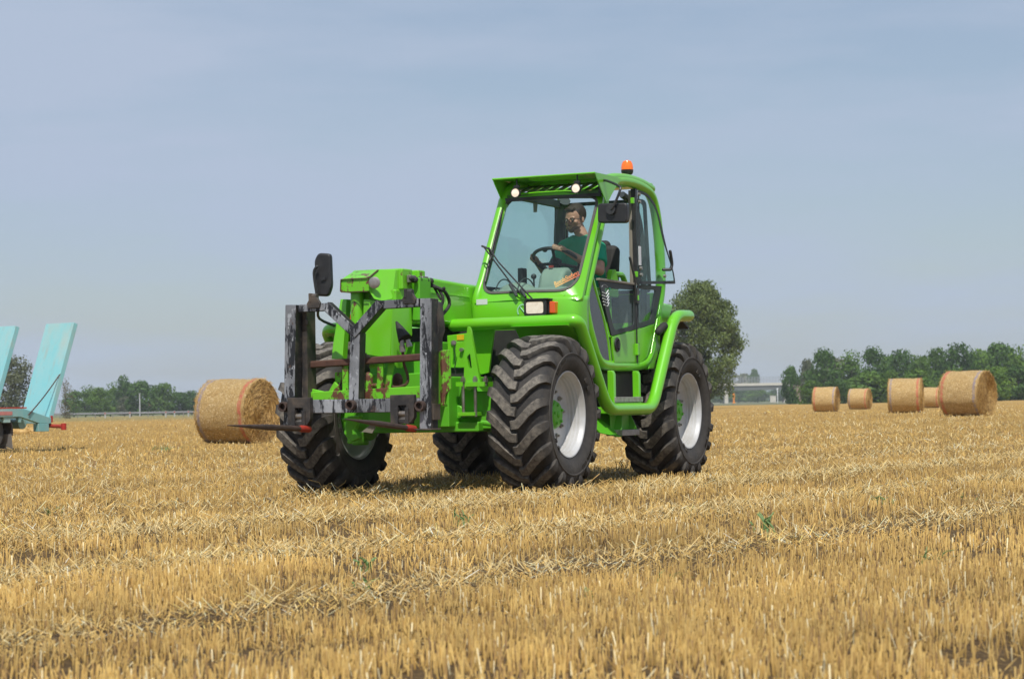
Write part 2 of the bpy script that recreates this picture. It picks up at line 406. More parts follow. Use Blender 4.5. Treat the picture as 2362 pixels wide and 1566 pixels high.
def nut_mesh():
    m = MB()
    for k in range(10):
        a = 2*PI*k/10; c = (.185*math.cos(a), 0, .185*math.sin(a))
        m.cyl((c[0], .053, c[2]), (c[0], .078, c[2]), .019, 6); m.cyl((c[0], .078, c[2]), (c[0], .094, c[2]), .010, 8)
    return m.mesh('wheel_nut', M['steel'], 30)
TM, RM, HM, NM = tyre_mesh(), rim_mesh(), hub_mesh(), nut_mesh()
def wheel(x, y, side, steer=0, rot=0.0, dirty=False):
    w = empty('wheel', (x, y, ZW), (0 if side > 0 else PI)+steer, tel)
    w.rotation_euler = (0, 0, (0 if side > 0 else PI)+steer)
    for nm, me in (('tyre', TM), ('rim', RM), ('hub', HM), ('wheel_nut', NM)):
        o = bpy.data.objects.new(nm, me); col.objects.link(o); o.parent = w
        o.rotation_euler = (0, rot, 0) if nm != 'tyre' else (0, rot, PI if side < 0 else 0)
    return w
wheel(0, .94, 1, rot=.12); wheel(0, -.94, -1, rot=-.35)
wheel(-2.8, .94, 1, rot=.5); wheel(-2.8, -.94, -1, rot=.2)

# ---- chassis and axles
m = MB()
m.box2((-3.3,-.42,.52), (.42,.30,.92)); m.box2((-3.35,-.36,.92), (-2.3,.45,1.25)); m.box2((.10,-.40,.92),(.42,.16,1.2))
m.build('chassis', M['green_cast'], tel, .012)
m = MB(); m.box2((-2.35,-.9,.55), (-.75,-.42,1.0)); m.box2((-2.10,.30,.64), (-.95,.90,.965))
m.build('fuel_tank', M['blackm'], tel, .03)
m = MB()
m.prism([(-2.95,-1.0,.95),(-1.05,-1.0,.95),(-1.05,-1.0,1.30),(-1.3,-1.0,1.42),(-2.9,-1.0,1.40)], (0,.55,0))
m.build('engine_hood', M['green'], tel, .04, seg=3)
m = MB()
# front axle beam with castings and the two clamp plates
def yz(x, pts): return [(x, a, b) for a, b in pts]
m.prism(yz(.02, [(-.62,.50),(.62,.50),(.66,.58),(.66,.76),(.60,.80),(.42,.80),(.36,.86),(-.36,.86),(-.42,.80),(-.60,.80),(-.66,.76),(-.66,.58)]), (.20,0,0))
m.cyl((.22,.30,.64),(.27,.30,.64),.055,20); m.cyl((.22,-.30,.64),(.27,-.30,.64),.055,20)
m.box2((-.10,-.50,.48),(.30,.50,.56)); m.cyl((.05,-.80,ZW),(.05,.80,ZW),.10,20)
for s in (-1, 1):
    m.cyl((0,s*.62,ZW),(0,s*.80,ZW),.19,24); m.cyl((0,s*.72,.38),(0,s*.72,.84),.07,16)
    m.rod([(.20,s*.18,.60),(.20,s*.70,.52)], .028)
m.build('front_axle', M['green_cast'], tel, .012)
m = MB(); m.cyl((-2.8,-.80,ZW),(-2.8,.80,ZW),.14,20); m.box2((-2.95,-.25,.42),(-2.65,.25,.82))
for s in (-1, 1): m.cyl((-2.8,s*.62,ZW),(-2.8,s*.80,ZW),.19,24)
m.build('rear_axle', M['green_cast'], tel, .015)
# suspension bracket with oval hole, flange, studs
m = MB()
gus = [(0.3, 0.424, 1.306), (0.3, 0.454, 1.301), (0.3, 0.461, 1.27), (0.3, 0.529, 0.875), (0.3, 0.414, 0.792), (0.3, 0.381, 0.844), (0.3, 0.398, 1.152)]
g0 = rpoly([(0.3, 0.432, 1.316), (0.3, 0.454, 1.301), (0.3, 0.536, 0.855), (0.3, 0.437, 0.802), (0.3, 0.388, 0.83), (0.3, 0.401, 1.084)], .02, 5)
cc = Vector((0.3, 0.449, 1.038)); hole = [cc+Vector((0, .032*math.sin(2*PI*k/36+2.2), .062*math.cos(2*PI*k/36+2.2))) for k in range(36)]
def match(outer, cen, ry, rz):
    out = []
    for p in outer:
        d = p-cen; a = math.atan2(d.y, d.z); out.append(cen+Vector((0, ry*math.sin(a), rz*math.cos(a))))
    return out
m.ring(g0, match(g0, cc, .030, .058), (.03,0,0))
m.box((0.28, 0.5, 0.855), (.16,.17,.035)); m.box((0.28, 0.42, 0.621), (.16,.15,.03)); m.box((0.28, 0.36, 0.858), (.14,.06,.035))
m.build('axle_bracket', M['green'], tel, .004)
m = MB()
for px0 in ((0.33, 0.384, 0.861), (0.33, 0.49, 0.859), (0.33, 0.58, 0.857)):
    p = Vector(px0); low = .62 if p.y < .5 else .86
    m.cyl((p.x, p.y, low-.02), (p.x, p.y, p.z+.015), .013, 10); m.cyl((p.x, p.y, p.z+.012), (p.x, p.y, p.z+.045), .022, 6); m.cyl((p.x, p.y, p.z+.045), (p.x, p.y, p.z+.06), .013, 8)
m.build('axle_stud', M['steel'], tel)
# upright green plates in front of the cab base
m = MB()
m.prism([(0.2, 0.187, 1.25), (0.2, 0.368, 1.265), (0.2, 0.362, 0.989), (0.2, 0.194, 0.993)], (-.03,0,0))
m.prism([(-0.27, 0.176, 1.321), (-0.27, 0.387, 1.314), (-0.27, 0.329, 0.951), (-0.27, 0.255, 0.939), (-0.27, 0.173, 1.168)], (-.03,0,0))
m.build('front_plate', M['green'], tel, .005)
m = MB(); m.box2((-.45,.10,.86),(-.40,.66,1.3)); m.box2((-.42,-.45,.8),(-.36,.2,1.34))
m.build('bulkhead', M['rubber'], tel)  # black colour stands in for the shade under boom and guard tube
m = MB(); c = Vector((0.204, 0.308, 1.232)); m.box(c, (.003,.062,.042)); m.build('yellow_sticker', M['yellow'], tel)
m = MB(); a = Vector((0.2, 0.247, 1.189)); m.cyl(a, a+V(.09,.045,0), .011, 10); m.cyl(a+V(.075,.04,0), a+V(.09,.045,0), .018, 10); m.cyl(a+V(-.01,0,0),a+V(.012,0,0),.022,12)
c2 = Vector((0.2, 0.323, 1.132)); m.cyl(c2, c2+V(.03,0,0), .016, 12)
m.build('locking_pin', M['steel'], tel)
m = MB(); p0 = a+V(.08,.045,-.01)
for k in range(22):
    c = p0+V(0, .004*math.sin(k), -.011*k); u = V(1,0,0) if k % 2 else V(0,1,0)
    m.tube([c+u*.0045*math.cos(t)+V(0,0,.008*math.sin(t)) for t in [2*PI*j/6 for j in range(6)]], .0018, 4, closed=True)
m.build('pin_chain', M['blackm'], tel)

# ---- tubular mudguard hoops
def hoop(side, rear=False):
    m = MB(); r = .052
    if not rear:
        if side > 0:
            pts = [(-.19,.06,1.345),(-.19,1.13,1.352),(-.24,1.15,1.33),(-.80,1.15,.635),(-1.85,1.15,.632),(-2.45,1.15,1.455),(-2.84,1.15,1.465)]
            m.rod(arc_path(pts, [0,.09,.12,.16,.15,.16,0], 7), r, 18)
        else:
            pts = [(-.19,-.45,1.345),(-.19,-1.08,1.352),(-.24,-1.15,1.33),(-.80,-1.15,.635),(-1.85,-1.15,.632),(-2.45,-1.15,1.455),(-2.84,-1.15,1.465)]
            m.rod(arc_path(pts, [0,.09,.12,.16,.15,.16,0], 7), r, 18)
    return m.build('guard_tube', M['green'], tel)
hoop(1); hoop(-1)
m = MB()   # mudguard skins under the tubes
for s in (1, -1):
    m.prism([(-.10,s*.60,1.315),(-.22,s*.60,1.33),(-.62,s*.60,.98),(-.60,s*.60,.95),(-.22,s*.60,1.29)], (0,s*.5,0))
m.build('front_mudguard', M['green'], tel, .004)
m = MB()
for s in (1, -1):
    pr = [(-2.30,1.10),(-2.40,1.40),(-2.62,1.50),(-2.95,1.47),(-3.2,1.38),(-3.2,1.36),(-2.95,1.45),(-2.62,1.48),(-2.42,1.38),(-2.33,1.10)]
    m.prism([(a, s*.62, b) for a, b in pr], (0,s*.40,0))
m.build('rear_mudguard', M['rubber'], tel, .004)
m = MB()  # rear body beside the cab
m.prism([(-2.411, 1.04, 1.567), (-2.725, 1.04, 1.555), (-2.651, 1.04, 1.458), (-2.389, 1.04, 1.18), (-2.203, 1.04, 0.985), (-2.072, 1.04, 0.977)], (0,-.45,0))
m.prism([(-3.185, 0.8, 1.603), (-3.384, 0.8, 1.594), (-3.104, 0.8, 1.198), (-2.733, 0.8, 0.66), (-2.404, 0.8, 0.662)], (0,-.5,0))
m.build('rear_body', M['green'], tel, .01)
m = MB(); a = Vector((-2.234, 1.08, 1.31)); m.rod(smoothpath([a, a+V(-.06,.03,.05), a+V(-.14,.0,.02), a+V(-.18,-.05,-.1)], 5), .035, 12); m.build('intake_hose', M['rubber'], tel)

# ---- steps
m = MB()
m.box((-1.42,1.03,.715),(.64,.16,.045)); m.build('upper_step', M['alu'], tel, .003)
m = MB()
for s_ in (-1.14, -1.72): m.prism([(s_,1.04,.66),(s_,1.10,.66),(s_,1.10,.93),(s_,1.085,.96),(s_,1.04,.96)], (.05,0,0))
m.box2((-1.80,.6,.60),(-1.10,1.02,.655)); m.box2((-1.75,1.06,.662),(-1.14,1.10,.690))
m.build('step_bracket', M['green'], tel, .008)
m = MB()
m.prism([(-.95,.86,.60),(-1.15,.86,.60),(-1.36,1.04,.42),(-1.28,1.06,.40),(-1.02,.98,.44)], (0,.02,0))
for k in range(4): pass
plate = rpoly([(-1.36,.90,.60),(-1.80,.90,.60),(-1.70,1.03,.40),(-1.30,1.03,.40)], .02, 2)
m.prism([(-1.30,.80,.60),(-1.42,1.04,.60),(-1.34,1.06,.40),(-1.28,1.02,.40)], (-.012,.0,0))
m.prism([(-1.66,.80,.60),(-1.70,1.0,.60),(-1.68,1.08,.44),(-1.67,1.06,.40)], (-.012,.0,0))
m.box2((-1.68,.99,.60),(-1.25,1.0,.44)); m.build('lower_step_bracket', M['green_cast'], tel, .004)
m = MB(); m.box((-1.48,1.02,.435),(.40,.15,.05)); m.build('lower_step', M['alu'], tel, .004)

# ============================ CAB
WB, WT = Vector((-.53,0,1.585)), Vector((-1.0,0,2.435))
wd = (WT-WB).normalized(); wn_ = Vector((wd.z,0,-wd.x)).normalized()
def W(y, z, off=0.0):
    t = (z-WB.z)/(WT.z-WB.z); p = WB+(WT-WB)*t
    bow = float(np.interp(y, [.05,.065,.10,.16,.28,.45,.62,.78,.90,.975,1.015,1.06], [-.09,-.05,-.015,.0,.008,.014,.016,.013,.006,-.006,-.03,-.08]))
    p = p + wn_*(off+bow); return Vector((p.x, y, p.z))
def subdiv(pts, n):
    out = []; N = len(pts)
    for i in range(N):
        a, b = pts[i], pts[(i+1) % N]
        for k in range(n): out.append(a+(b-a)*k/n)
    return out
def wring(outl, inl, off0, off1, name, mat, parent, bevel=0):
    m = MB(); o2, i2 = subdiv(outl, 3), subdiv(inl, 3)
    A = [W(p.x, p.y, off0) for p in o2]; B = [W(p.x, p.y, off0) for p in i2]
    n = len(A); A2 = [W(p.x, p.y, off1) for p in o2]; B2 = [W(p.x, p.y, off1) for p in i2]
    fs = []
    for i in range(n):
        j = (i+1) % n; fs += [(i,j,n+j,n+i),(2*n+j,2*n+i,3*n+i,3*n+j),(j,i,2*n+i,2*n+j),(n+i,n+j,3*n+j,3*n+i)]
    m.add(A+B+A2+B2, fs); return m.build(name, mat, parent, bevel)
def v2(*a): return Vector((a[0], a[1], 0))
outer = rpoly([v2(.07,1.54), v2(1.04,1.54), v2(1.05,2.47), v2(.11,2.48)], [.05,.05,.05,.05], 8)
inner = rpoly([v2(.135,1.60), v2(1.0,1.595), v2(1.03,2.425), v2(.175,2.435)], [.15,.17,.07,.07], 8)
inner2 = rpoly([v2(.152,1.617), v2(.983,1.612), v2(1.013,2.41), v2(.192,2.42)], [.14,.155,.06,.06], 8)
cab = empty('cab', (0,0,0), 0, tel)
wring(outer, inner, -.03, .004, 'front_frame', M['green'], cab, 0)
ws_o = None
m = MB()   # windscreen pane
ip = subdiv(inner2, 2); cen = W(.585, 2.0, -.004)
rows = []
N = len(ip)
vs = [cen]; fs = []
for k in (1, 2, 3, 4):
    for p in ip:
        q = v2(.585,2.0)+(p-v2(.585,2.0))*k/4; vs.append(W(q.x, q.y, -.004))
for i in range(N): fs.append((0, 1+i, 1+(i+1) % N))
for k in range(3):
    for i in range(N): fs.append((1+k*N+i, 1+(k+1)*N+i, 1+(k+1)*N+(i+1) % N, 1+k*N+(i+1) % N))
m.add(vs, fs); m.build('windscreen', M['glass'], cab)
wring(inner, inner2, -.02, .012, 'windscreen_seal', M['seal'], cab)

# lower front panel
m = MB()
plan = [(-1.35,.045),(-.90,.045),(-.70,.05),(-.61,.06),(-.555,.09),(-.533,.15),(-.522,.28),(-.516,.45),(-.514,.62),(-.517,.78),(-.524,.90),(-.54,.975),(-.585,1.012),(-.70,1.03)]
plan = [(p.x, p.y) for p in smoothpath([V(a, b, 0) for a, b in plan], 3)]
zs = [1.235, 1.30, 1.40, 1.48, 1.53, 1.57]
vs = []
for z in zs:
    for (x, y) in plan:
        k = max(0, min(1, (x+.9)/.35)); dx = .012*math.sin((z-1.235)/.34*PI)*k + (.004 if z < 1.5 else -.012*(z-1.5)/.07)*k
        vs.append((x+dx, y, z))
n = len(plan); fs = [(i*n+j, i*n+j+1, (i+1)*n+j+1, (i+1)*n+j) for i in range(len(zs)-1) for j in range(n-1)]
m.add(vs, fs); o = m.build('front_panel', M['green'], cab)
sm = o.modifiers.new('thick', 'SOLIDIFY'); sm.thickness = .02; sm.offset = 1 if False else -1

# pillars and door surround
m = MB()
m.tube(smoothpath([(-.60,.085,1.36),(-.565,.095,1.55),(-.66,.115,1.75),(-.84,.135,2.10),(-1.0,.16,2.42),(-1.08,.18,2.52),(-1.3,.19,2.575),(-2.28,.17,2.57)], 6), .042, 14)
m.tube(smoothpath([(-2.30,.12,1.0),(-2.34,.12,1.8),(-2.30,.15,2.4),(-2.2,.2,2.56)], 5), .05, 12)
m.build('right_pillar', M['green'], cab)
loop = [(-0.712, 1, 1.545), (-0.768, 1, 1.35), (-0.864, 1, 1.191), (-0.944, 1, 1.085), (-1.056, 1, 1.021), (-1.241, 1, 1.004), (-1.592, 1, 1.004), (-1.903, 1, 1.01), (-2.096, 1, 1.046), (-2.22, 1, 1.14), (-2.328, 1, 1.315), (-2.451, 1, 1.551), (-2.53, 1, 1.768), (-2.506, 1, 2.118), (-2.432, 1, 2.386), (-2.309, 1, 2.532), (-2.096, 1, 2.583), (-1.781, 1, 2.602), (-1.473, 1, 2.583), (-1.29, 1, 2.523), (-1.207, 1, 2.435), (-1.141, 1, 2.291), (-1.013, 1, 2.064), (-0.836, 1, 1.765)]
m = MB(); m.tube(smoothpath(loop, 4, closed=True), .046, 14, closed=True)
m.build('door_surround', M['green'], cab)

# quarter panel glass, door frame, door
YD = 1.02
def side_poly(pts, y, th, name, mat, parent, bev=0):
    m = MB(); m.prism([(p[0], y, p[2]) for p in pts], (0,th,0)); return m.build(name, mat, parent, bev)
side_poly([(-0.831, 1.02, 1.692), (-0.938, 1.02, 1.553), (-1.055, 1.02, 1.394), (-1.152, 1.02, 1.196), (-1.192, 1.02, 1.029), (-1.056, 1.02, 1.028), (-0.935, 1.02, 1.127), (-0.848, 1.02, 1.28), (-0.761, 1.02, 1.439), (-0.748, 1.02, 1.546)], 1.012, .012, 'quarter_window', M['glass_black'], cab)
m = MB()
pa = smoothpath([(-0.852, 1.02, 1.729), (-0.967, 1.02, 1.554), (-1.084, 1.02, 1.394), (-1.172, 1.02, 1.215), (-1.221, 1.02, 1.022)], 4)
m.tube(pa, .017, 6, flat=(1,.8)); m.build('door_frame_strip', M['green'], cab)
door = empty('door', (0,0,0), 0, tel)
# lower half: green skin below a slanting line, tinted panel with a window above
skin = [(-1.228, 1.03, 1.245), (-1.8, 1.03, 1.317), (-1.795, 1.03, 1.035), (-1.266, 1.03, 1.029), (-1.24, 1.03, 1.106)]
side_poly(skin, 1.022, .02, 'door_skin', M['green'], door, .004)
fo = rpoly([(-0.95, 1.03, 1.715), (-1.811, 1.03, 1.709), (-1.8, 1.03, 1.324), (-1.218, 1.03, 1.252)], .015, 4)
fi = rpoly([(-1.073, 1.03, 1.652), (-1.767, 1.03, 1.662), (-1.75, 1.03, 1.357), (-1.28, 1.03, 1.297)], [.03,.01,.04,.05], 4)
fo = [V(p[0],1.024,p[2]) for p in fo]; fi = [V(p[0],1.024,p[2]) for p in fi]
m = MB(); m.ring(fo, fi, (0,.014,0)); m.build('lower_window_border', M['dark_trim'], door)
m = MB(); m.prism([V(p[0],1.027,p[2]) for p in fi], (0,.005,0)); m.build('lower_window', M['glass_dark'], door)
m = MB(); c = Vector((-1.323, 1.05, 1.18)); m.lathe([(0,.0),(0,.062),(.012,.062),(.018,.052),(.008,.044),(.006,0)], (c.x,1.038,c.z), (0,1,0), 28)
m.box((c.x-.02,1.052,c.z), (.03,.018,.07)); m.build('door_handle', M['black'], door, .003)
m = MB()   # belt rail
m.beam((-0.951, 1.03, 1.719), (-1.801, 1.03, 1.712), .04, .018); m.build('belt_rail', M['post'], door, .003)
# rear fixed part
side_poly([(-1.842, 1.03, 1.322), (-2.251, 1.03, 1.378), (-2.154, 1.03, 1.195), (-2.062, 1.03, 1.091), (-1.932, 1.03, 1.04), (-1.837, 1.03, 1.032)], 1.018, .018, 'rear_side_skin', M['green'], cab, .004)
ro = [V(p[0],1.02,p[2]) for p in rpoly([(-1.874, 1.03, 1.711), (-2.469, 1.03, 1.725), (-2.263, 1.03, 1.386), (-1.842, 1.03, 1.329)], .012, 4)]
ri = [V(p[0],1.02,p[2]) for p in rpoly([(-1.883, 1.03, 1.678), (-2.312, 1.03, 1.684), (-2.167, 1.03, 1.414), (-1.866, 1.03, 1.375)], .03, 4)]
m = MB(); m.ring(ro, ri, (0,.014,0)); m.build('rear_side_border', M['dark_trim'], cab)
m = MB(); m.prism([p+V(0,.003,0) for p in ri], (0,.005,0)); m.build('rear_side_window', M['glass_dark'], cab)
# hinge post, seals
m = MB(); 
m.beam((-1.903, 1, 2.552), (-1.92, 1, 1.711), .05, .045, up=(0,1,0)); m.build('centre_post', M['blackm'], cab, .004)
m = MB(); m.beam((-1.907, 0.97, 2.539), (-1.904, 0.97, 1.723), .055, .03, up=(0,1,0)); m.build('inner_post', M['post'], cab, .004)
m = MB(); m.rod([(-1.781, 1.05, 1.545), (-1.774, 1.05, 1.034)], .007, 8)
m.box((-1.785, 1.05, 1.613), (.05,.035,.13)); m.box((-1.806, 1.04, 1.147), (.05,.03,.11)); m.rod([(-1.647, 1.05, 1.933), (-1.752, 1.05, 1.769), (-1.763, 1.05, 1.582)], .012, 8)
m.build('door_hinge', M['blackm'], cab, .003)
m = MB(); m.box((-1.779, 1.06, 1.593), (.022,.03,.045)); m.box((-1.775, 1.052, 1.147), (.042,.03,.10)); m.box((-1.762, 1.04, 2.436), (.03,.03,.05)); m.box((-1.795, 1.05, 1.798), (.02,.03,.05))
m.build('hinge_cover', M['green'], cab, .004)
# upper door window swung back
def pane(name_parent):
    A = [Vector(p) for p in ((-1.831, 1.06, 2.535), (-1.957, 1.1, 2.513), (-2.12, 1.11, 2.434), (-2.196, 1.12, 2.324), (-2.33, 1.13, 2.063), (-2.48, 1.14, 1.846), (-2.519, 1.14, 1.743), (-1.801, 1.07, 1.711))]
    cen = sum(A, Vector())/len(A)
    O = rpoly(A, [.02,.05,.05,.05,.06,.05,.02,.02], 3)
    I = [cen+(p-cen)*.0+V(0,0,0) for p in O]
    I = []
    for p in O:
        d = cen-p; l = d.length; I.append(p+d/l*.035)
    m = MB(); m.ring(O, I, (0,.006,0)); m.build('pane_border', M['dark_trim'], name_parent)
    m = MB(); m.prism([p+V(0,.001,0) for p in I], (0,.004,0)); return m.build('pane', M['glass_side'], name_parent)
ow = empty('open_door_window', (0,0,0), 0, tel)
pane(ow)
m = MB(); h0 = Vector((-2.266, 1.19, 1.856)); m.rod([h0+V(.04,-.05,0), h0+V(0,.0,0), h0+V(-.005,.01,.02)], .014, 8); m.rod(smoothpath([h0, h0+V(-.02,.01,.05), h0+V(.02,.01,.16)], 4), .014, 8)
m.build('pane_handle', M['black'], ow)
m = MB(); c = Vector((-1.797, 1.085, 1.958)); m.box(c, (.055,.004,.165)); m.build('pane_sticker', M['white'], ow)
m = MB()
for p in ((-1.797, 1.08, 2.49), (-1.804, 1.08, 2.426), (-1.778, 1.09, 1.848), (-1.785, 1.09, 1.792), (-2.233, 1.14, 1.799)):
    p = Vector(p); m.cyl(p, p+V(0,.02,0), .014, 10)
m.build('pane_bolt', M['steel'], ow)

# emblem on the lower door window: a chevroned wheel outline
m = MB(); c = Vector((-1.093, 1.04, 1.594)); 
def arcpts(cx, cz, rx, rz, a0, a1, n=14): return [V(cx+rx*math.cos(a0+(a1-a0)*k/n), 1.036, cz+rz*math.sin(a0+(a1-a0)*k/n)) for k in range(n+1)]
m.tube(arcpts(c.x+.01, c.z+.03, .085, .055, .6, 2.5), .0035, 4)
for k in range(5):
    w = .075-.006*abs(k-1); z0 = c.z+.02-.026*k; x0 = c.x+.0-.006*k
    m.tube([V(x0+w, 1.036, z0), V(x0-w*.3, 1.036, z0-.012), V(x0-w, 1.036, z0+.022)], .005, 4)
m.build('emblem', M['white'], door)
m = MB(); m.box(c+V(-.10,.0,.055), (.04,.002,.02)); m.build('emblem_tab', simple('teal_mark', (.02,.35,.18)), door)

# roof, visor, roof grille
m = MB()
ro = rpoly([(-1.36,.10,2.575),(-1.36,1.04,2.575),(-2.36,1.03,2.60),(-2.36,.13,2.59)], .08, 5)
ri = rpoly([(-1.42,.22,2.575),(-1.42,.93,2.575),(-2.10,.93,2.595),(-2.10,.24,2.585)], .05, 5)
m.ring(ro, ri, (0,0,.035)); m.build('roof', M['green'], cab, .012, seg=3)
m = MB(); m.rod(smoothpath([(-1.194, 1, 2.57), (-1.425, 1, 2.612), (-1.782, 1, 2.633), (-2.098, 1, 2.622), (-2.345, 1, 2.589)], 5), .035, 12); m.build('roof_rail', M['green'], cab)
m = MB()
fy0, fy1 = .150, 1.085; VX, VZ = -.80, 2.585
top = [(VX,fy0,VZ),(VX,fy1,VZ),(-1.40,1.05,2.60),(-1.40,.12,2.60)]
ho = [(-.93,.42,VZ+.004),(-.93,.86,VZ+.004),(-1.10,.86,VZ+.008),(-1.10,.42,VZ+.008)]
m.ring([V(*p) for p in top], [V(*p) for p in ho], (0,0,.008))
for k in range(4): x = -.955-.04*k; m.box((x,.64,VZ+.004), (.032,.45,.004), (0,-.5,0))
for y, s in ((fy0, 1), (fy1-.008, 1)):
    m.prism([(VX,y,VZ+.006),(VX-.03,y,VZ-.03),(-.965,y,2.43),(-1.03,y,2.37),(-1.08,y,2.37),(-1.18,y,2.45),(-1.38,y,2.59)], (0,.008,0))
m.tube([(VX,fy0,VZ+.004),(VX,fy1,VZ+.004)], .008, 8)
m.build('visor', M['green'], cab)
m = MB()
for k in range(9):
    y = .24+.09*k; m.beam((-1.01,y,2.452), (-1.40,y,2.568), .022, .02)
m.beam((-1.01,.17,2.45),(-1.01,1.05,2.45), .03, .03); m.beam((-1.40,.17,2.575),(-1.40,1.05,2.575), .03, .03)
m.build('roof_bars', green_paint('dull_green', .5, 0, .6, 0, g=(.06,.16,.03)), cab)
m = MB(); m.beam((-.985,.15,2.425),(-.985,1.06,2.425), .03, .028); m.build('header_trim', M['blackm'], cab)
for yy, pz in ((.362,2.463),(.912,2.470)):
    wl = empty('work_light', (0,0,0), 0, tel)
    m = MB(); m.lathe([(0,0),(-.05,.01),(-.035,.036),(0,.044),(.010,.044),(.010,.036)], (-.80,yy,pz), (1,0,0), 24); m.cyl((-.83,yy,pz+.02),(-.83,yy,2.59),.008,8); m.box((-.83,yy,pz+.055),(.02,.05,.02)); m.build('lamp_housing', M['black'], wl)
    m = MB(); m.lathe([(.008,0),(.006,.02),(.002,.0365)], (-.797,yy,pz), (1,0,0), 24); m.build('lens', M['lamp'], wl)

# right and rear cab walls and glazing
m = MB()
m.box2((-2.30,.045,1.0),(-.9,.065,1.62)); m.box2((-2.36,.06,1.0),(-2.33,1.0,1.66)); m.box2((-2.3,.08,1.235),(-.56,.98,1.25)) 
m.box2((-2.34,.05,.98),(-1.05,1.0,1.02))
m.build('cab_wall', M['green'], cab, .004)
def frame_window(pts, ax, name, mat=M['glass_side'], w=.05, bmat=M['dark_trim']):
    O = rpoly(pts, .06, 4); cen = sum(O, Vector())/len(O); I = [p+(cen-p).normalized()*w for p in O]
    m = MB(); m.ring(O, I, Vector(ax)*.02); m.build(name+'_border', bmat, cab)
    m = MB(); m.prism([p+Vector(ax)*.008 for p in I], Vector(ax)*.005); m.build(name, mat, cab)
frame_window([(-.66,.07,1.66),(-.98,.14,2.38),(-1.2,.15,2.5),(-2.2,.14,2.5),(-2.3,.07,1.66)], (0,1,0), 'side_window')
frame_window([(-2.35,.14,1.66),(-2.35,.98,1.66),(-2.31,.96,2.5),(-2.31,.18,2.5)], (1,0,0), 'rear_window', w=.04)
m = MB()
m.tube(smoothpath([(-2.24,.13,1.3),(-2.24,.14,1.9),(-2.20,.17,2.3),(-2.05,.28,2.5)], 5), .055, 10); m.box2((-1.2,.2,2.44),(-2.2,.25,2.5))
m.tube(smoothpath([(-2.28,.92,1.3),(-2.28,.93,2.0),(-2.2,.90,2.4),(-2.0,.85,2.52)], 5), .03, 8)
m.build('interior_lining', M['dark_trim'], cab)

# ---- cab interior
inter = empty('interior', (0,0,0), 0, tel)
m = MB(); m.box2((-2.28,.069,1.03),(-.95,.080,1.62)); m.box2((-2.325,.081,1.03),(-2.315,.97,1.65)); m.box2((-2.3,.09,1.022),(-1.0,.97,1.035)); m.build('wall_lining', simple('grey_lining', (.10,.12,.125), .8, c2=(.14,.15,.15)), inter)
m = MB()
m.prism([(-.62,.14,1.30),(-.62,.14,1.60),(-.80,.14,1.66),(-1.0,.14,1.60),(-1.05,.14,1.30)], (0,.84,0))
hum = Vector((-0.85, 0.246, 1.614)); m.sphere((-.90,.32,1.60), .19, 20, 12, (.8,1.0,.62))
m.build('dashboard', M['dash'], inter, .01)
m = MB()
bc = Vector((-1, 0.6, 1.698))
Ba = Vector((-1, 0.503, 1.837)); Bb = Vector((-1, 0.75, 1.849))
pr = [(-.84,1.48),(-.86,Ba.z-.16),(-.90,Ba.z-.06),(-.97,Ba.z-.01),(-1.07,Ba.z),(-1.16,Ba.z-.04),(-1.18,1.48)]
m.prism([(a, Ba.y+.01, b_) for a, b_ in pr], (0, Bb.y-Ba.y-.02, 0)); m.build('instrument_binnacle', M['dash'], inter, .045, seg=5)
m = MB(); m.box((-.965, Ba.y+.10, Ba.z+.005), (.03,.035,.02)); m.build('warning_switch', M['red'], inter)
m = MB()
for k, yy in enumerate((.26,.33)): m.tube(arcpts(-.86, 1.60, .19, .145, .3, 2.6), .006, 6)
m.v = [(v[0], v[1]-1.036+(.22 if i < len(m.v)/2 else .42), v[2]) for i, v in enumerate(m.v)]
m.build('dash_vent_strip', M['dark_trim'], inter)
SW = Vector((-1.3, 0.508, 1.916)); st = Matrix.Rotation(math.radians(-28), 3, 'Y')
m = MB()
m.tube([SW+st@V(.20*math.cos(t), .20*math.sin(t), 0) for t in [2*PI*k/40 for k in range(40)]], .0155, 8, closed=True)
for t in (0.2, 2.3, 4.4): m.tube([SW+st@V(0,0,-.03), SW+st@V(.19*math.cos(t), .19*math.sin(t), 0)], .014, 6)
m.cyl(SW+st@V(0,0,-.06), SW+st@V(0,0,.0), .05, 16); m.cyl(SW+st@V(0,0,-.30), SW+st@V(0,0,-.04), .035, 10)
kn = SW+st@V(.19*math.cos(3.9), .19*math.sin(3.9), .03); m.sphere(Vector((-1.2, 0.448, 2.006)), .024, 12, 8)
m.build('steering_wheel', M['black'], inter)
m = MB(); a = Vector((-0.95, 0.45, 1.684)); b = Vector((-0.95, 0.448, 1.764)); m.cyl(a, b, .008, 8); m.sphere(b, .024, 12, 8)
c = Vector((-1, 0.546, 1.572)); m.box(Vector((-1.3, 0.188, 1.783)), (.1,.05,.16)); m.build('control_lever', M['black'], inter, .01)
m = MB()
m.box((-1.80,.55,1.50),(.50,.50,.14)); m.box((-2.02,.55,1.80),(.13,.48,.56),(0,-.15,0)); m.box((-2.08,.55,2.03),(.10,.30,.20),(0,-.1,0)); m.box((-1.8,.55,1.25),(.4,.4,.35))
m.build('seat', M['rubber'], inter, .05, seg=4)
m = MB(); m.prism([(-1.563, 0.85, 1.713), (-1.766, 0.85, 1.721), (-1.701, 0.85, 1.843), (-1.63, 0.85, 1.839)], (0,.05,0)); m.rod(arc_path([(-1.658, 0.85, 1.803), (-1.977, 0.85, 1.811), (-2.035, 0.85, 1.733)], .05, 4), .025, 10)
m.box2((-1.75,.80,1.60),(-1.25,.90,1.67)); m.rod([(-1.62,.86,1.1),(-1.64,.84,1.68)], .03, 10)
m.build('side_console', M['green'], inter, .008)
m = MB(); m.box2((-1.25,.2,1.2),(-1.0,.9,1.32)); m.build('floor_box', M['black'], inter)
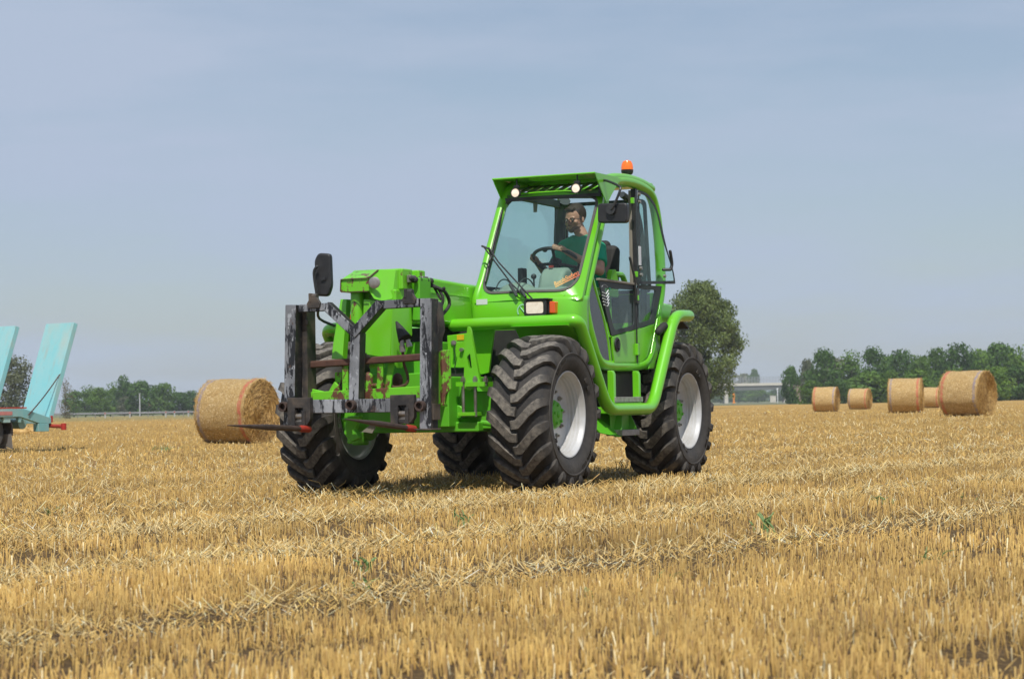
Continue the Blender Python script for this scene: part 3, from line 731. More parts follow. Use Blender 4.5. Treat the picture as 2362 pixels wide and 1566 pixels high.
# grab tab on the windscreen, top
m = MB(); m.prism([(-1.02, 0.426, 2.393), (-1.02, 0.466, 2.391), (-1.02, 0.46, 2.311), (-1.02, 0.428, 2.312)], (.004,0,0)); m.build('windscreen_tab', M['post'], cab)

# ---- wipers
wp = empty('wiper', (0,0,0), 0, tel)
def wpt(px, off): return px
m = MB()
m.rod([(-0.58, 0.162, 2.005), (-0.475, 0.457, 1.681), (-0.46, 0.601, 1.55)], .0065, 8); m.rod([(-0.58, 0.209, 1.995), (-0.53, 0.317, 1.869), (-0.465, 0.558, 1.641), (-0.46, 0.648, 1.549)], .0065, 8)
m.build('wiper_arm', M['black'], wp)
m = MB(); m.tube([(-0.475, 0.441, 1.682), (-0.46, 0.508, 1.579)], .014, 8); m.tube([(-0.47, 0.544, 1.631), (-0.455, 0.588, 1.568)], .013, 8); m.build('wiper_sleeve', M['dark_trim'], wp)
m = MB(); m.tube(smoothpath([(-0.93, 0.183, 2.356), (-0.78, 0.191, 2.088), (-0.66, 0.186, 1.863), (-0.58, 0.163, 1.679)], 5), .008, 6, flat=(1,.6)); m.tube(smoothpath([(-0.91, 0.18, 2.332), (-0.75, 0.172, 2.051), (-0.57, 0.173, 1.714)], 5), .006, 6)
m.rod([(-0.6, 0.137, 2.014), (-0.6, 0.2, 1.989), (-0.64, 0.212, 1.897)], .009, 8)
m.build('wiper_blade', M['black'], wp)

# ---- head lamps with indicators
def headlamp(c, w, ind_side):
    h = empty('headlight', c, 0, tel)
    m = MB()
    O = [V(.07,p.x,p.y) for p in rpoly([v2(-.10,-.062), v2(.10,-.062), v2(.10,.062), v2(-.10,.062)], .012, 3)]
    I = [V(.07,p.x,p.y) for p in rpoly([v2(-.082,-.048), v2(.072,-.048), v2(.072,.048), v2(-.082,.048)], .02, 3)]
    m.ring(O, I, (.012,0,0)); m.prism([V(-.06,p.y,p.z) for p in O], (.13,0,0)); m.box((.01,.02,.068), (.16,.20,.012)); m.box((.0,.11*ind_side,0), (.10,.02,.11))
    m.build('lamp_housing', M['black'], h, .003)
    m = MB(); vs = []; fs = []
    n = len(I)
    m.prism([V(.072,p.y,p.z) for p in I], (.006,0,0)); m.build('lens', M['head'], h, .006)
    m = MB(); m.box((.02,.142*ind_side,-.002), (.085,.05,.098)); m.build('indicator', M['amber'], h, .01, seg=3)
hc = Vector((-0.47, 0.692, 1.476)); headlamp((hc.x-.02, hc.y, hc.z), 1, 1)
headlamp((-.42,-.86,1.43), 1, -1)
m = MB(); m.box((-.46,-.80,1.36),(.05,.5,.04)); m.box((-.5,-.62,1.2),(.06,.06,.35)); m.build('right_lamp_bracket', M['green'], tel, .005)
m = MB(); c = Vector((-0.553, 0.169, 1.544)); m.box(V(-.507,c.y,c.z), (.004,.105,.045), (0,0,-.10)); m.build('white_sticker', M['white'], cab)
m = MB(); c = Vector((-0.49, 0.551, 1.457)); m.tube([c+V(.014,.045*math.cos(t),.05*math.sin(t)) for t in [.5+k*.25 for k in range(14)]], .006, 4, flat=(1,.3)); m.tube([c+V(.014,-.02,.03), c+V(.014,.02,-.02)], .005, 4); m.build('round_emblem', simple('pale_green_mark', (.35,.72,.45)), cab)

# windscreen script sticker
def text_mesh(txt, name, mat, size, parent, M4, shear=.3, ext=.002):
    cu = bpy.data.curves.new(name, 'FONT'); cu.body = txt; cu.size = size; cu.shear = shear; cu.extrude = ext; cu.space_character = .95
    tmp = bpy.data.objects.new(name, cu); col.objects.link(tmp); dg = bpy.context.evaluated_depsgraph_get()
    me = bpy.data.meshes.new_from_object(tmp.evaluated_get(dg)); bpy.data.objects.remove(tmp)
    w_ = max(v.co.x for v in me.vertices)-min(v.co.x for v in me.vertices); me.transform(Matrix.Diagonal((TL/w_, 1, 1, 1))); me.transform(M4); me.materials.clear(); me.materials.append(mat)
    o = bpy.data.objects.new(name, me); col.objects.link(o); o.parent = parent; return o
m_s, nt, b, _o = newmat('script_sticker')
t = nt.nodes.new('ShaderNodeTexCoord'); sp = nt.nodes.new('ShaderNodeSeparateXYZ'); nt.links.new(t.outputs['Object'], sp.inputs[0])
r = nt.nodes.new('ShaderNodeMapRange'); r.inputs['From Min'].default_value = .86; r.inputs['From Max'].default_value = .99; nt.links.new(sp.outputs['Y'], r.inputs['Value'])
nt.links.new(mixc(nt, r.outputs[0], (.85,.50,.14), (.75,.12,.05)), b.inputs['Base Color'])
P0 = Vector((-0.55, 0.815, 1.638)); P1 = Vector((-0.6, 0.997, 1.75)); P0 = W(P0.y, P0.z, .014); P1 = W(P1.y, P1.z, .014)
ex = (P1-P0).normalized(); ez = wn_; ey = ez.cross(ex).normalized(); ez = ex.cross(ey)
R4 = Matrix.Translation(P0) @ Matrix((ex, ey, ez)).transposed().to_4x4()
TL = (P1-P0).length
text_mesh('BasolaStefano', 'script_lettering', m_s, .062, cab, R4)
m = MB(); m.beam(P0-ey*.012, P0+ex*(P1-P0).length-ey*.012, .007, .003, up=ez); m.build('script_underline', m_s, cab)

# ---- mirrors, beacon
mr = empty('mirror', (0,0,0), 0, tel)
m = MB()
mo = rpoly([(-.85,1.075,2.178),(-.85,1.335,2.165),(-.85,1.34,2.33),(-.85,1.08,2.34)], .03, 4); m.prism(mo, (-.07,0,0))
m.build('mirror_body', M['black'], mr, .015, seg=3)
m = MB(); m.rod(smoothpath([(-1, 1.066, 2.545), (-0.96, 1.132, 2.531), (-0.86, 1.271, 2.471), (-0.83, 1.29, 2.432), (-0.82, 1.254, 2.343), (-0.82, 1.218, 2.284)], 4), .011, 8)
m.box((-1, 1.053, 2.495), (.03,.035,.12)); m.cyl(V(*(-0.85, 1.206, 2.28)), V(*(-0.85, 1.206, 2.28))+V(.03,0,0), .04, 16); m.build('mirror_arm', M['blackm'], mr)
mr2 = empty('mirror', (0,0,0), 0, tel)
m = MB(); mo = rpoly([(0.2, -1.019, 1.906), (0.2, -0.981, 1.965), (0.2, -0.863, 1.953), (0.2, -0.856, 1.686), (0.2, -0.89, 1.602), (0.2, -1.012, 1.61)], .03, 4); m.prism(mo, (-.06,-.01,0)); m.build('mirror_body', M['black'], mr2, .02, seg=3)
m = MB(); m.rod(smoothpath([(0.24, -0.968, 1.848), (0.24, -0.998, 1.796), (0.22, -0.984, 1.611), (0.18, -0.992, 1.531), (0, -1.087, 1.432), (-.19,-1.0,1.36)], 4), .012, 8); m.prism([(0.205, -0.949, 1.76), (0.205, -0.904, 1.758), (0.205, -0.905, 1.737), (0.205, -0.949, 1.739)], (.012,0,0)); m.build('mirror_arm', M['blackm'], mr2)
bc_ = Vector((-2.269, 0.8, 2.703)); bc_ = V(bc_.x, .80, 2.62)
be = empty('beacon', (0,0,0), 0, tel); bz = Vector((-2.269, 0.8, 2.714)); by = (-2.272, 0.8, 2.765)
m = MB(); m.cyl((bz.x,.80,2.60),(bz.x,.80,bz.z+.02),.022,12); m.lathe([(0,.02),(.01,.045),(.03,.054),(.05,.055),(.05,0)], (bz.x,.80,bz.z), (0,0,1), 24); m.build('beacon_base', M['black'], be)
m = MB(); m.lathe([(.05,.053),(.07,.055),(.10,.050),(.125,.038),(.135,.018),(.137,0)], (bz.x,.80,bz.z), (0,0,1), 24); m.build('beacon_lens', M['beacon'], be)

# ============================ BOOM
m = MB()
BY0, BY1 = -.36, .055
m.prism([(.60,BY0,1.37),(.60,BY0,1.735),(-.5,BY0,1.70),(-3.1,BY0,1.66),(-3.2,BY0,1.30),(-.5,BY0,1.335)], (0,BY1-BY0,0))
m.box2((-3.25,-.45,.9),(-2.85,-.36,1.75)); m.box2((-3.25,.06,.9),(-2.85,.14,1.75))
bo = m.build('boom', M['green'], tel, .035, seg=3)
m = MB(); m.beam((.25,BY1+.004,1.60),(-.5,BY1+.004,1.59), .012, .015); m.build('boom_weld_line', M['green'], tel, .003)
# inner section collars
m = MB()
m.box2((.36,BY0-.02,1.60),(.48,BY1+.03,1.765)); m.box2((.58,BY0-.01,1.60),(.74,BY1+.02,1.765)); m.box2((.34,BY0+.02,1.34),(.80,BY1-.01,1.60))
m.build('boom_collar', M['green_worn'], tel, .012)
m = MB()
for x0 in (.42, .64):
    m.box((x0,BY1+.045,1.685), (.10,.035,.06)); 
m.build('hose_clamp', M['steel'], tel, .006)
m = MB()
for x0 in (.36, .44, .56, .64): m.sphere((x0,BY1+.075,1.68), .026, 10, 6)
m.rod([(.36,BY1+.07,1.68),(.70,BY1+.07,1.685)], .016, 8)
m.rod(smoothpath([(.32,BY1+.09,1.63),(.2,BY1+.12,1.6),(.12,BY1+.12,1.5),(.25,BY1+.1,1.4)], 4), .014, 8)
m.rod(smoothpath([(0.35, 0.111, 1.659), (0.3, 0.162, 1.624), (0.3, 0.207, 1.537), (0.3, 0.167, 1.434)], 4), .012, 8); m.rod(smoothpath([(0.35, 0.09, 1.539), (0.35, 0.118, 1.641), (0.3, 0.201, 1.613), (0.3, 0.216, 1.622)], 4), .014, 8); m.rod([(0.3, 0.124, 1.643), (0.3, 0.184, 1.537)], .01, 6)
m.build('hydraulic_hose', M['rubber'], tel)
# boom head: goose-neck
m = MB()
hx = .95
A_ = [(0.95, -0.362, 1.685), (0.95, -0.113, 1.692), (0.95, -0.115, 1.585), (0.95, -0.344, 1.587)]
y0h, y1h = A_[0][1], A_[1][1]
m.prism([(hx,y0h,1.585),(hx,y0h,1.685),(hx-.20,y0h+.02,1.765),(.45,y0h+.02,1.765),(.45,y0h,1.585)], (0,y1h-y0h,0))
m.build('boom_head_box', M['green_worn'], tel, .006)
m = MB()   # left head plate with chamfer
yl = y1h
m.prism([(0.95, -0.11, 1.689), (0.8, -0.108, 1.76), (0.76, 0.031, 1.756), (0.8, 0.013, 1.525), (0.92, -0.004, 1.508), (0.95, -0.071, 1.523), (0.95, -0.112, 1.585)], (-.30,0,0))
m.prism([(0.76, 0.031, 1.756), (0.68, 0.07, 1.765), (0.68, 0.057, 1.494), (0.8, 0.013, 1.525)], (-.12,0,0))
m.build('boom_head_plate', M['green'], tel, .006)
m = MB()
m.prism([(0.9, -0.151, 1.527), (0.86, 0.044, 1.488), (0.86, 0.017, 1.059), (0.9, -0.17, 1.097)], (-.10,0,0))
m.prism([(0.86, 0.044, 1.515), (0.72, 0.088, 1.475), (0.72, 0.092, 1.255), (0.84, 0.058, 0.985), (0.86, 0.017, 1.066)], (-.10,0,0))
m.prism([(0.84, -0.425, 1.54), (0.84, -0.367, 1.537), (0.9, -0.372, 1.163), (0.92, -0.37, 1.068), (0.92, -0.47, 1.071), (0.9, -0.463, 1.2)], (-.08,0,0))
m.prism([(0.9, -0.189, 1.529), (0.9, -0.143, 1.527), (0.9, -0.166, 1.107), (0.9, -0.204, 1.108)], (-.14,0,0))
m.build('boom_head_cheek', M['green'], tel, .006)
m = MB()
for a, b_, w in (((0.957, -0.354, 1.685), (0.957, -0.113, 1.688), .010), ((0.957, -0.352, 1.587), (0.957, -0.115, 1.584), .008), ((0.957, -0.11, 1.688), (0.81, -0.103, 1.756), .012), ((0.957, -0.354, 1.681), (0.957, -0.359, 1.59), .006)): m.beam(a, b_, w, .006)
m.build('rusty_lip', M['rust'], tel)
m = MB(); m.lathe([(0,0),(.0,.045),(.012,.045),(.016,.03),(.016,0)], (0.955, -0.058, 1.649), (1,.3,0), 20); m.build('pivot_pin', M['steel'], tel)
m = MB(); m.rod([(0.86, -0.263, 1.594), (0.86, -0.271, 1.11)], .052, 20); m.build('tilt_cylinder', M['green_worn'], tel)
m = MB()
a = Vector((0.95, 0.122, 1.342)); b_ = Vector((1, 0.22, 1.205)); m.tube([a, a+(b_-a)*.4, b_], [.008,.03,.055], 14); m.build('rubber_boot', M['rubber'], tel)
m = MB(); 
for (p, q) in (((1, 0.19, 1.212), (1, 0.199, 1.106)), ((1, 0.242, 1.198), (1, 0.259, 1.144))): m.cyl(p, q, .018, 10); m.cyl(Vector(p)+(Vector(q)-Vector(p))*.5, q, .024, 10)
m.build('hose_coupling', M['steel'], tel)
m = MB(); m.rod(smoothpath([(1, 0.199, 1.106), (0.98, 0.198, 1.013), (0.95, 0.211, 0.93), (0.95, 0.202, 0.864), (0.95, 0.116, 0.839), (0.95, 0.03, 0.857)], 5), .012, 8)
m.sphere(Vector((0.8, 0.047, 0.891)), .055, 14, 10, (.6,.8,1.1)); m.build('auxiliary_hose', M['rust'], tel)
# lift of dark bits under the boom head
m = MB(); m.box2((.40,-.45,.80),(.60,.30,.95)); m.prism([(0.6, 0.104, 1.699), (0.6, 0.153, 1.697), (0.6, 0.147, 1.358), (0.6, 0.078, 1.36)], (-.2,0,0)); m.build('boom_nose_link', M['green_cast'], tel, .01)

# ============================ CARRIAGE (quick hitch) behind the fork frame
m = MB()
m.beam((1.02, -0.643, 1.026), (1.02, 0.397, 1.064), .06, .055); m.build('upper_cross_tube', M['rust'], tel, .012, seg=3)
m = MB()
m.beam((1, -0.631, 0.763), (1, 0.401, 0.794), .10, .10)
for (p, q) in (((1.02, 0.018, 1.057), (1.02, 0.006, 0.801)), ((1.02, -0.289, 1.041), (1.02, -0.293, 0.807)), ((0.98, 0.098, 1.056), (0.98, 0.049, 0.801))): m.beam(p, q, .02, .05)
m.prism([(1, -0.618, 0.847), (1, -0.445, 0.81), (1, -0.386, 0.893), (1, -0.349, 0.858), (1, -0.35, 0.774), (1, -0.62, 0.769)], (.03,0,0))
m.box((0.98, -0.034, 1.002), (.05,.12,.03)); m.rod([(1, -0.1, 0.927), (1, -0.103, 0.787)], .035, 12); m.rod([(1, -0.102, 0.853), (1, 0.019, 0.858)], .018, 8)
m.box((0.9, -0.345, 0.926), (.10,.16,.08)); 
m.build('carriage', M['green_rust'], tel, .006)
m = MB()
m.prism([(1.05, 0.523, 1.097), (1.12, 0.587, 1.107), (1.12, 0.592, 0.807), (1.12, 0.579, 0.693), (1.05, 0.516, 0.71)], (-.02,.02,0))
m.prism([(1.12, 0.587, 1.107), (1.06, 0.623, 1.114), (1.06, 0.632, 0.819), (1.12, 0.595, 0.758)], (-.02,0,0)); m.box((1, 0.498, 0.694), (.10,.10,.02))
m.build('carriage_side_plate', M['green_rust'], tel, .004)
m = MB()  # lower green castings seen between front wheels
m.prism([(0.75, -0.433, 0.621), (0.75, -0.316, 0.627), (0.75, -0.365, 0.518), (0.75, -0.32, 0.45), (0.75, -0.405, 0.417), (0.75, -0.466, 0.486)], (-.06,0,0)); m.box((0.6, -0.44, 0.448), (.1,.10,.09)); m.box((0.7, -0.453, 0.594), (.06,.07,.03))
m.build('steering_link', M['green_cast'], tel, .01)
m = MB(); m.prism([(0.55, -0.443, 0.481), (0.55, -0.38, 0.515), (0.55, -0.324, 0.556), (0.55, -0.286, 0.531), (0.55, -0.318, 0.483), (0.55, -0.388, 0.494)], (-.01,0,0)); m.build('torn_cover', M['post'], tel)

# ============================ FORK FRAME
ff = empty('fork_frame', (0,0,0), 0, tel)
FX = 1.20
def fb(a, b, w, h, mat='worn', nm='frame_bar', bev=.006):
    m = MB(); m.beam(a, b, w, h, up=(1,0,0)); return m.build(nm, M[mat], ff, bev)
# uprights (front face at FX), deeper than wide
def upright(px_t, px_b, w, nm='upright'):
    a = Vector(px_t); b = Vector(px_b); a.x = b.x = FX-.06
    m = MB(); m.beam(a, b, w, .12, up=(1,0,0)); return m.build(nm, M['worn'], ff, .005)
upright((1.2, -0.666, 1.491), (1.2, -0.698, 0.53), .095)
upright((1.2, 0.503, 1.499), (1.2, 0.481, 0.517), .098)
m = MB(); m.prism([(1.1, -0.62, 1.463), (1.1, -0.582, 1.455), (1.1, -0.582, 0.745), (1.1, -0.633, 0.746)], (-.14,0,0)); 
m.prism([(1.14, 0.517, 1.488), (1.1, 0.547, 1.468), (1.1, 0.565, 1.265), (1.1, 0.542, 1.2), (1.1, 0.533, 0.726), (1.14, 0.502, 0.711)], (-.10,0,0)); m.box((1.1, -0.576, 1.354), (.04,.03,.04))
m.build('upright_web', M['worn_side'], ff, .004)
m = MB()
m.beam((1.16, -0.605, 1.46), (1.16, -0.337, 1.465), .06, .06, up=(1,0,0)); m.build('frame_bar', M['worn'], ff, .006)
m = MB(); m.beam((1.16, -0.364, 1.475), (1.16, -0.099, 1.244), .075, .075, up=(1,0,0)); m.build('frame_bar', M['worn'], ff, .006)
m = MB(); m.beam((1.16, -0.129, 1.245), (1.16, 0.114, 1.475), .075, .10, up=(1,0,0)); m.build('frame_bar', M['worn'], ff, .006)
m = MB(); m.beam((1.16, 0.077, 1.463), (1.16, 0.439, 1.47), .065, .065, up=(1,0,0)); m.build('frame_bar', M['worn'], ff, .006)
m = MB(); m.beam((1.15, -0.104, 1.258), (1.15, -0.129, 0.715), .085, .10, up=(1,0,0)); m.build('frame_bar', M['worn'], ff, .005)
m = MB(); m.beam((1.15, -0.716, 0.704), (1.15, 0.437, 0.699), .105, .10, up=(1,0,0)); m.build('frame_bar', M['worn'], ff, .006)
for c_ in ((1.18, -0.459, 1.488), (1.18, 0.365, 1.492)):
    m = MB(); c_ = Vector(c_); m.prism([c_+V(0,-.05,-.03), c_+V(0,.05,-.03), c_+V(0,.06,.005), c_+V(0,.03,.05), c_+V(0,-.03,.05), c_+V(0,-.06,.005)], (.03,0,0)); m.cyl(c_+V(0,-.03,.055), c_+V(0,.02,.055), .028, 10); m.box(c_+V(.01,-.03,.05),(.05,.02,.07)); m.build('top_hook', M['worn_side'], ff, .004)
for c_ in ((1.21, -0.724, 0.705), (1.21, -0.134, 0.709), (1.21, 0.457, 0.693)):
    m = MB(); m.lathe([(-.03,.0),(-.03,.036),(.01,.038),(.045,.038),(.045,.026),(.0,.024),(.0,0)], c_, (1,0,0), 20); m.build('spike_socket', M['spike'], ff)
def spike_holder(c_):
    c_ = Vector(c_); m = MB()
    O = rpoly([V(1.205,c_.y-.10,c_.z-.11), V(1.205,c_.y+.07,c_.z-.11), V(1.205,c_.y+.10,c_.z-.07), V(1.205,c_.y+.10,c_.z+.10), V(1.205,c_.y-.10,c_.z+.10)], .004, 1)
    I = rpoly([V(1.205,c_.y-.03,c_.z-.085), V(1.205,c_.y+.03,c_.z-.085), V(1.205,c_.y+.035,c_.z-.08), V(1.205,c_.y+.035,c_.z+.02), V(1.205,c_.y-.035,c_.z+.02)], .004, 1)
    m.ring(O, I, (.05,0,0)); m.box((1.22,c_.y-.045,c_.z-.06),(.10,.03,.12)); m.box((1.22,c_.y+.045,c_.z-.06),(.10,.03,.12))
    m.build('spike_holder', M['worn_side'], ff, .004)
    m = MB(); m.cyl((1.23,c_.y-.035,c_.z-.045),(1.23,c_.y+.035,c_.z-.045), .024, 12); m.box((1.21,c_.y,c_.z-.09),(.06,.06,.05)); m.build('hinge_pin', M['steel'], ff)
spike_holder((1.22, -0.576, 0.673)); spike_holder((1.22, 0.315, 0.679))
m = MB(); m.box((1.15, 0.467, 0.516), (.17,.16,.012)); m.box((1.15, -0.635, 0.522), (.10,.12,.012)); m.box((1.12, 0.516, 0.645), (.12,.05,.12)); m.build('frame_foot', M['worn_side'], ff, .003)
for (a, b) in (((1.25, -0.523, 0.532), (2.375, -0.52, 0.577)), ((1.25, 0.386, 0.525), (2.293, 0.394, 0.61))):
    a = Vector(a); b = Vector(b); sp_ = empty('spike', (0,0,0), 0, ff)
    m = MB(); d = (b-a); m.tube([a-d*.05, a+d*.055], [.027,.027], 14); m.tube([a+d*.05, a+d*.085], [.027,.021], 14); 
    o = m.build('spike_collar', M['red'], sp_); 
    m = MB(); m.tube([a-d*.06, a+d*.14, a+d*.50, a+d*.55, b], [.020,.021,.023,.021,.003], 10); m.build('spike_rod', M['spike'], sp_)
# collapse the extra level: spikes sit directly under the frame
for s_ in [o for o in list(ff.children) if o.type == 'EMPTY']:
    rod_ = [c for c in s_.children if c.name.startswith('spike_rod')][0]; coll_ = [c for c in s_.children if c.name.startswith('spike_collar')][0]
    rod_.parent = ff; coll_.parent = ff; bpy.data.objects.remove(s_)

# ============================================================ THE DRIVER
import bmesh
drv = empty('person', (-.607, 17.565, 0), HEAD)
tag(drv, 'bearded man in glasses and green t-shirt at the steering wheel in the cab', 'person')
def remeshed(mb, name, mat, voxel, parent, smooth=2):
    o = mb.build(name, mat, parent, 0, 0)
    r = o.modifiers.new('r', 'REMESH'); r.mode = 'VOXEL'; r.voxel_size = voxel; r.use_smooth_shade = True
    if smooth: s = o.modifiers.new('s', 'SMOOTH'); s.iterations = smooth; s.factor = .5
    dg = bpy.context.evaluated_depsgraph_get(); dg.update()
    me = bpy.data.meshes.new_from_object(o.evaluated_get(dg)); o.modifiers.clear(); o.data = me
    me.materials.clear(); me.materials.append(mat); me.polygons.foreach_set('use_smooth', [True]*len(me.polygons)); return o
skin = simple('skin', (.50,.27,.19), .5, c2=(.44,.22,.15), scale=12)
shirt = simple('green_cotton', (.020,.36,.20), .85, c2=(.016,.30,.16), scale=9)
hairm = simple('dark_hair', (.035,.022,.015), .7, scale=60)
jeans = simple('blue_denim', (.03,.05,.10), .85)
SH_L = Vector((-1.76, 0.721, 2.033)); SH_R = Vector((-1.7, 0.422, 2.058)); HC = Vector((-1.7, 0.522, 2.297))
NK = (SH_L+SH_R)/2 + V(0,.0,.065); HIP = V(-1.84,.56,1.60)
HL = SW+st@V(.2*math.cos(.55), .2*math.sin(.55), .015); HR = SW+st@V(.2*math.cos(-1.45), .2*math.sin(-1.45), .012)
EL_L = Vector((-1.5, 0.829, 1.819)); EL_R = Vector((-1.58, 0.324, 1.791))
mb = MB()
hR = (Matrix.Rotation(math.radians(-14), 3, 'Z') @ Matrix.Rotation(math.radians(10), 3, 'Y'))
def hp(x, y, z): return HC + hR@V(x, y, z)
# head: skull, face, jaw, nose, brow, ears (x is where the face looks)
mb.sphere(hp(-.012,0,.030), .092, 20, 14, (1.06,.84,1.0), hR)
mb.sphere(hp(.022,0,-.030), .072, 18, 12, (.92,.86,1.15), hR)
mb.sphere(hp(.045,0,-.085), .034, 12, 8, (1,1.15,.8), hR)
mb.sphere(hp(.070,0,.018), .03, 12, 8, (.6,1.8,.5), hR)
mb.tube([hp(.088,0,.008), hp(.103,0,-.012), hp(.112,0,-.026), hp(.094,0,-.034)], [.008,.010,.013,.008], 8)
mb.sphere(hp(.084,0,-.060), .016, 10, 6, (.7,1.4,.45), hR); mb.sphere(hp(.081,0,-.070), .014, 10, 6, (.7,1.3,.45), hR)
for s in (-1, 1):
    mb.sphere(hp(-.010,s*.079,-.010), .026, 10, 8, (.7,.35,1.1), hR); mb.sphere(hp(.055,s*.045,-.025), .028, 10, 8, (.8,.8,.9), hR)
mb.tube([hp(-.02,0,-.06), NK+V(.0,0,.05), NK+V(-.02,0,-.06)], [.055,.056,.075], 16)
# torso core, pelvis, legs
mb.tube([NK+V(-.01,0,-.06), NK+V(-.02,0,-.20), NK+V(-.03,.02,-.40), HIP+V(0,0,.05), HIP+V(0,0,-.05)], [.10,.13,.125,.13,.14], 18, flat=(1.25,.85), up=(0,1,0))
for s in (-1, 1):
    h = HIP+V(.02,s*.10,-.02); kn = V(-1.36,.55+s*.16,1.60); ft = V(-1.12,.55+s*.15,1.12)
    mb.tube([h, (h+kn)/2+V(0,0,.02), kn], [.085,.075,.058], 12); mb.tube([kn, kn+(ft-kn)*.3, ft], [.057,.056,.040], 12); mb.rod([ft, ft+V(.14,0,-.02)], .036, 10)
def arm(sh, el, ha, wheel_tan):
    mb.tube([sh, sh+(el-sh)*.35, el], [.050,.047,.040], 12); mb.sphere(el, .040, 12, 8)
    wr = el+(ha-el)*.86
    mb.tube([el, el+(wr-el)*.3, wr], [.041,.042,.026], 12)
    d = (ha-wr).normalized(); mb.tube([wr, wr+d*.035, ha+d*.02], [.025,.033,.032], 10, flat=(.75,1.2))
    t = Vector(wheel_tan).normalized(); nrm = d.cross(t).normalized()
    for k in range(4):    # fingers curled round the rim, each its own length
        b = ha+d*.018+t*(-.030+.020*k); ln = (.9,1.0,.95,.8)[k]
        mb.tube([b, b+d*.024*ln+nrm*.004, b+d*.036*ln-nrm*.016, b+d*.022*ln-nrm*.034, b+d*.004-nrm*.034], [.0095,.0092,.0088,.0082,.0065], 8)
    b = ha-d*.02-t*.030; mb.tube([b, b-t*.018+d*.018-nrm*.008, b-t*.012+d*.042-nrm*.018], [.012,.0105,.0085], 8)
arm(SH_L, EL_L, HL, tuple(st@V(-.52,.85,0))); arm(SH_R, EL_R, HR, tuple(st@V(.99,.12,0)))
body = remeshed(mb, 'body', skin, .0052, drv, 1)
mb = MB()
mb.tube([NK+V(.0,0,.050), NK+V(-.012,0,-.01), NK+V(-.02,0,-.12), NK+V(-.02,0,-.24), NK+V(-.03,.02,-.38), HIP+V(0,0,.02)], [.058,.110,.142,.145,.14,.15], 20, flat=(1.36,.88), up=(0,1,0))
for sh, el in ((SH_L, EL_L), (SH_R, EL_R)):
    mb.tube([NK+(sh-NK)*.35+V(0,0,.0), sh+V(0,0,.0), sh+(el-sh)*.35, sh+(el-sh)*.68], [.075,.066,.066,.067], 14); mb.sphere(sh, .066, 14, 10)
for k in range(14):
    a = random.uniform(0, 6.28); z = random.uniform(-.4, -.1); p = NK+V(.10*math.cos(a), .15*math.sin(a), z)
    mb.tube([p, p+V(0,random.uniform(-.1,.1),random.uniform(-.12,.12))], [.012,.02], 6)
remeshed(mb, 'shirt', shirt, .009, drv, 3)
mb = MB()
mb.tube([HIP+V(0,0,.06), HIP+V(0,0,-.07)], [.155,.15], 16, flat=(1.15,.9), up=(0,1,0))
for s in (-1, 1):
    h = HIP+V(.02,s*.10,-.02); kn = V(-1.36,.55+s*.16,1.60); ft = V(-1.12,.55+s*.15,1.12)
    mb.tube([h, (h+kn)/2+V(0,0,.02), kn], [.098,.086,.072], 12); mb.sphere(kn, .072); mb.tube([kn, ft+V(-.03,0,.08)], [.07,.058], 12)
remeshed(mb, 'trousers', jeans, .012, drv, 2)
mb = MB()
mb.sphere(hp(-.030,0,.044), .098, 20, 14, (1.02,.87,1.0), hR)
for s in (-1, 1): mb.sphere(hp(-.02,s*.068,.02), .040, 10, 8, (1.2,.4,1.1), hR)
mb.tube([hp(.055,-.045,.088), hp(.068,.0,.098), hp(.055,.045,.088)], [.018,.022,.018], 10)
remeshed(mb, 'hair', hairm, .007, drv, 1)
mb = MB()   # short beard and brows
for k in range(17):
    t = -1.25+2.5*k/16; mb.sphere(hp(.016+.062*math.cos(t), .069*math.sin(t), -.084+.018*abs(t)), .014, 8, 6, (.8,1,1.2), hR)
mb.sphere(hp(.070,0,-.095), .024, 10, 8, (.8,1.2,.8), hR); mb.tube([hp(.088,-.025,-.050), hp(.096,0,-.045), hp(.088,.025,-.050)], [.004,.006,.004], 6)
for s in (-1,1): mb.tube([hp(.086,s*.012,.020), hp(.080,s*.048,.022)], [.004,.003], 6)
remeshed(mb, 'beard', simple('brown_beard', (.20,.115,.08), .8, scale=60), .005, drv, 0)
mb = MB()
for s in (-1, 1):
    ce = hp(.100,s*.033,-.002)
    mb.tube([ce+hR@V(0,.025*math.cos(t),.016*math.sin(t)) for t in [2*PI*k/16 for k in range(16)]], .0022, 5, closed=True)
    mb.tube([hp(.100,s*.058,.004), hp(.08,s*.074,.004), hp(-.01,s*.084,.002)], .002, 5)
mb.tube([hp(.102,-.009,.002), hp(.104,0,.006), hp(.102,.009,.002)], .002, 5)
mb.build('glasses', M['black'], drv)
mb = MB()
for s in (-1, 1): mb.sphere(hp(.078,s*.032,-.002), .012, 10, 8)
mb.build('eye', simple('eye', (.35,.32,.30), .3, c2=(.05,.03,.02), scale=40), drv)

# ============================================================ GROUND
UX, UY = .554, .833                                   # direction of the drill rows and straw swaths
def terr(x, y):
    """height of the field; numpy friendly"""
    r = np.sqrt(x*x+y*y)
    h = .13*np.exp(-(((x-15)**2)/90. + ((y-70)**2)/900.))
    p = x*UY - y*UX
    h = h + np.minimum(1, np.maximum(0, (y-3)/6))*(.012*np.sin(p*2.1+.4)+.010*np.sin(p*.83+1.0)+.010*np.sin(x*.9+y*.35))*np.exp(-r/60.)
    return h
def grid_axis(lo, hi, n, pw): t = np.linspace(-1, 1, n); return None
ys = np.concatenate([np.linspace(-6, 3.5, 8), 4+np.power(np.linspace(0, 1, 230), 2.6)*56, 60+np.power(np.linspace(0.01, 1, 70), 1.5)*255])
xs0 = np.sinh(np.linspace(-3.1, 3.1, 141))/math.sinh(3.1)
XX, YY = np.meshgrid(xs0, ys); wid = 6+np.maximum(YY, 2)*1.0; XX = XX*wid
ZZ = terr(XX, YY)
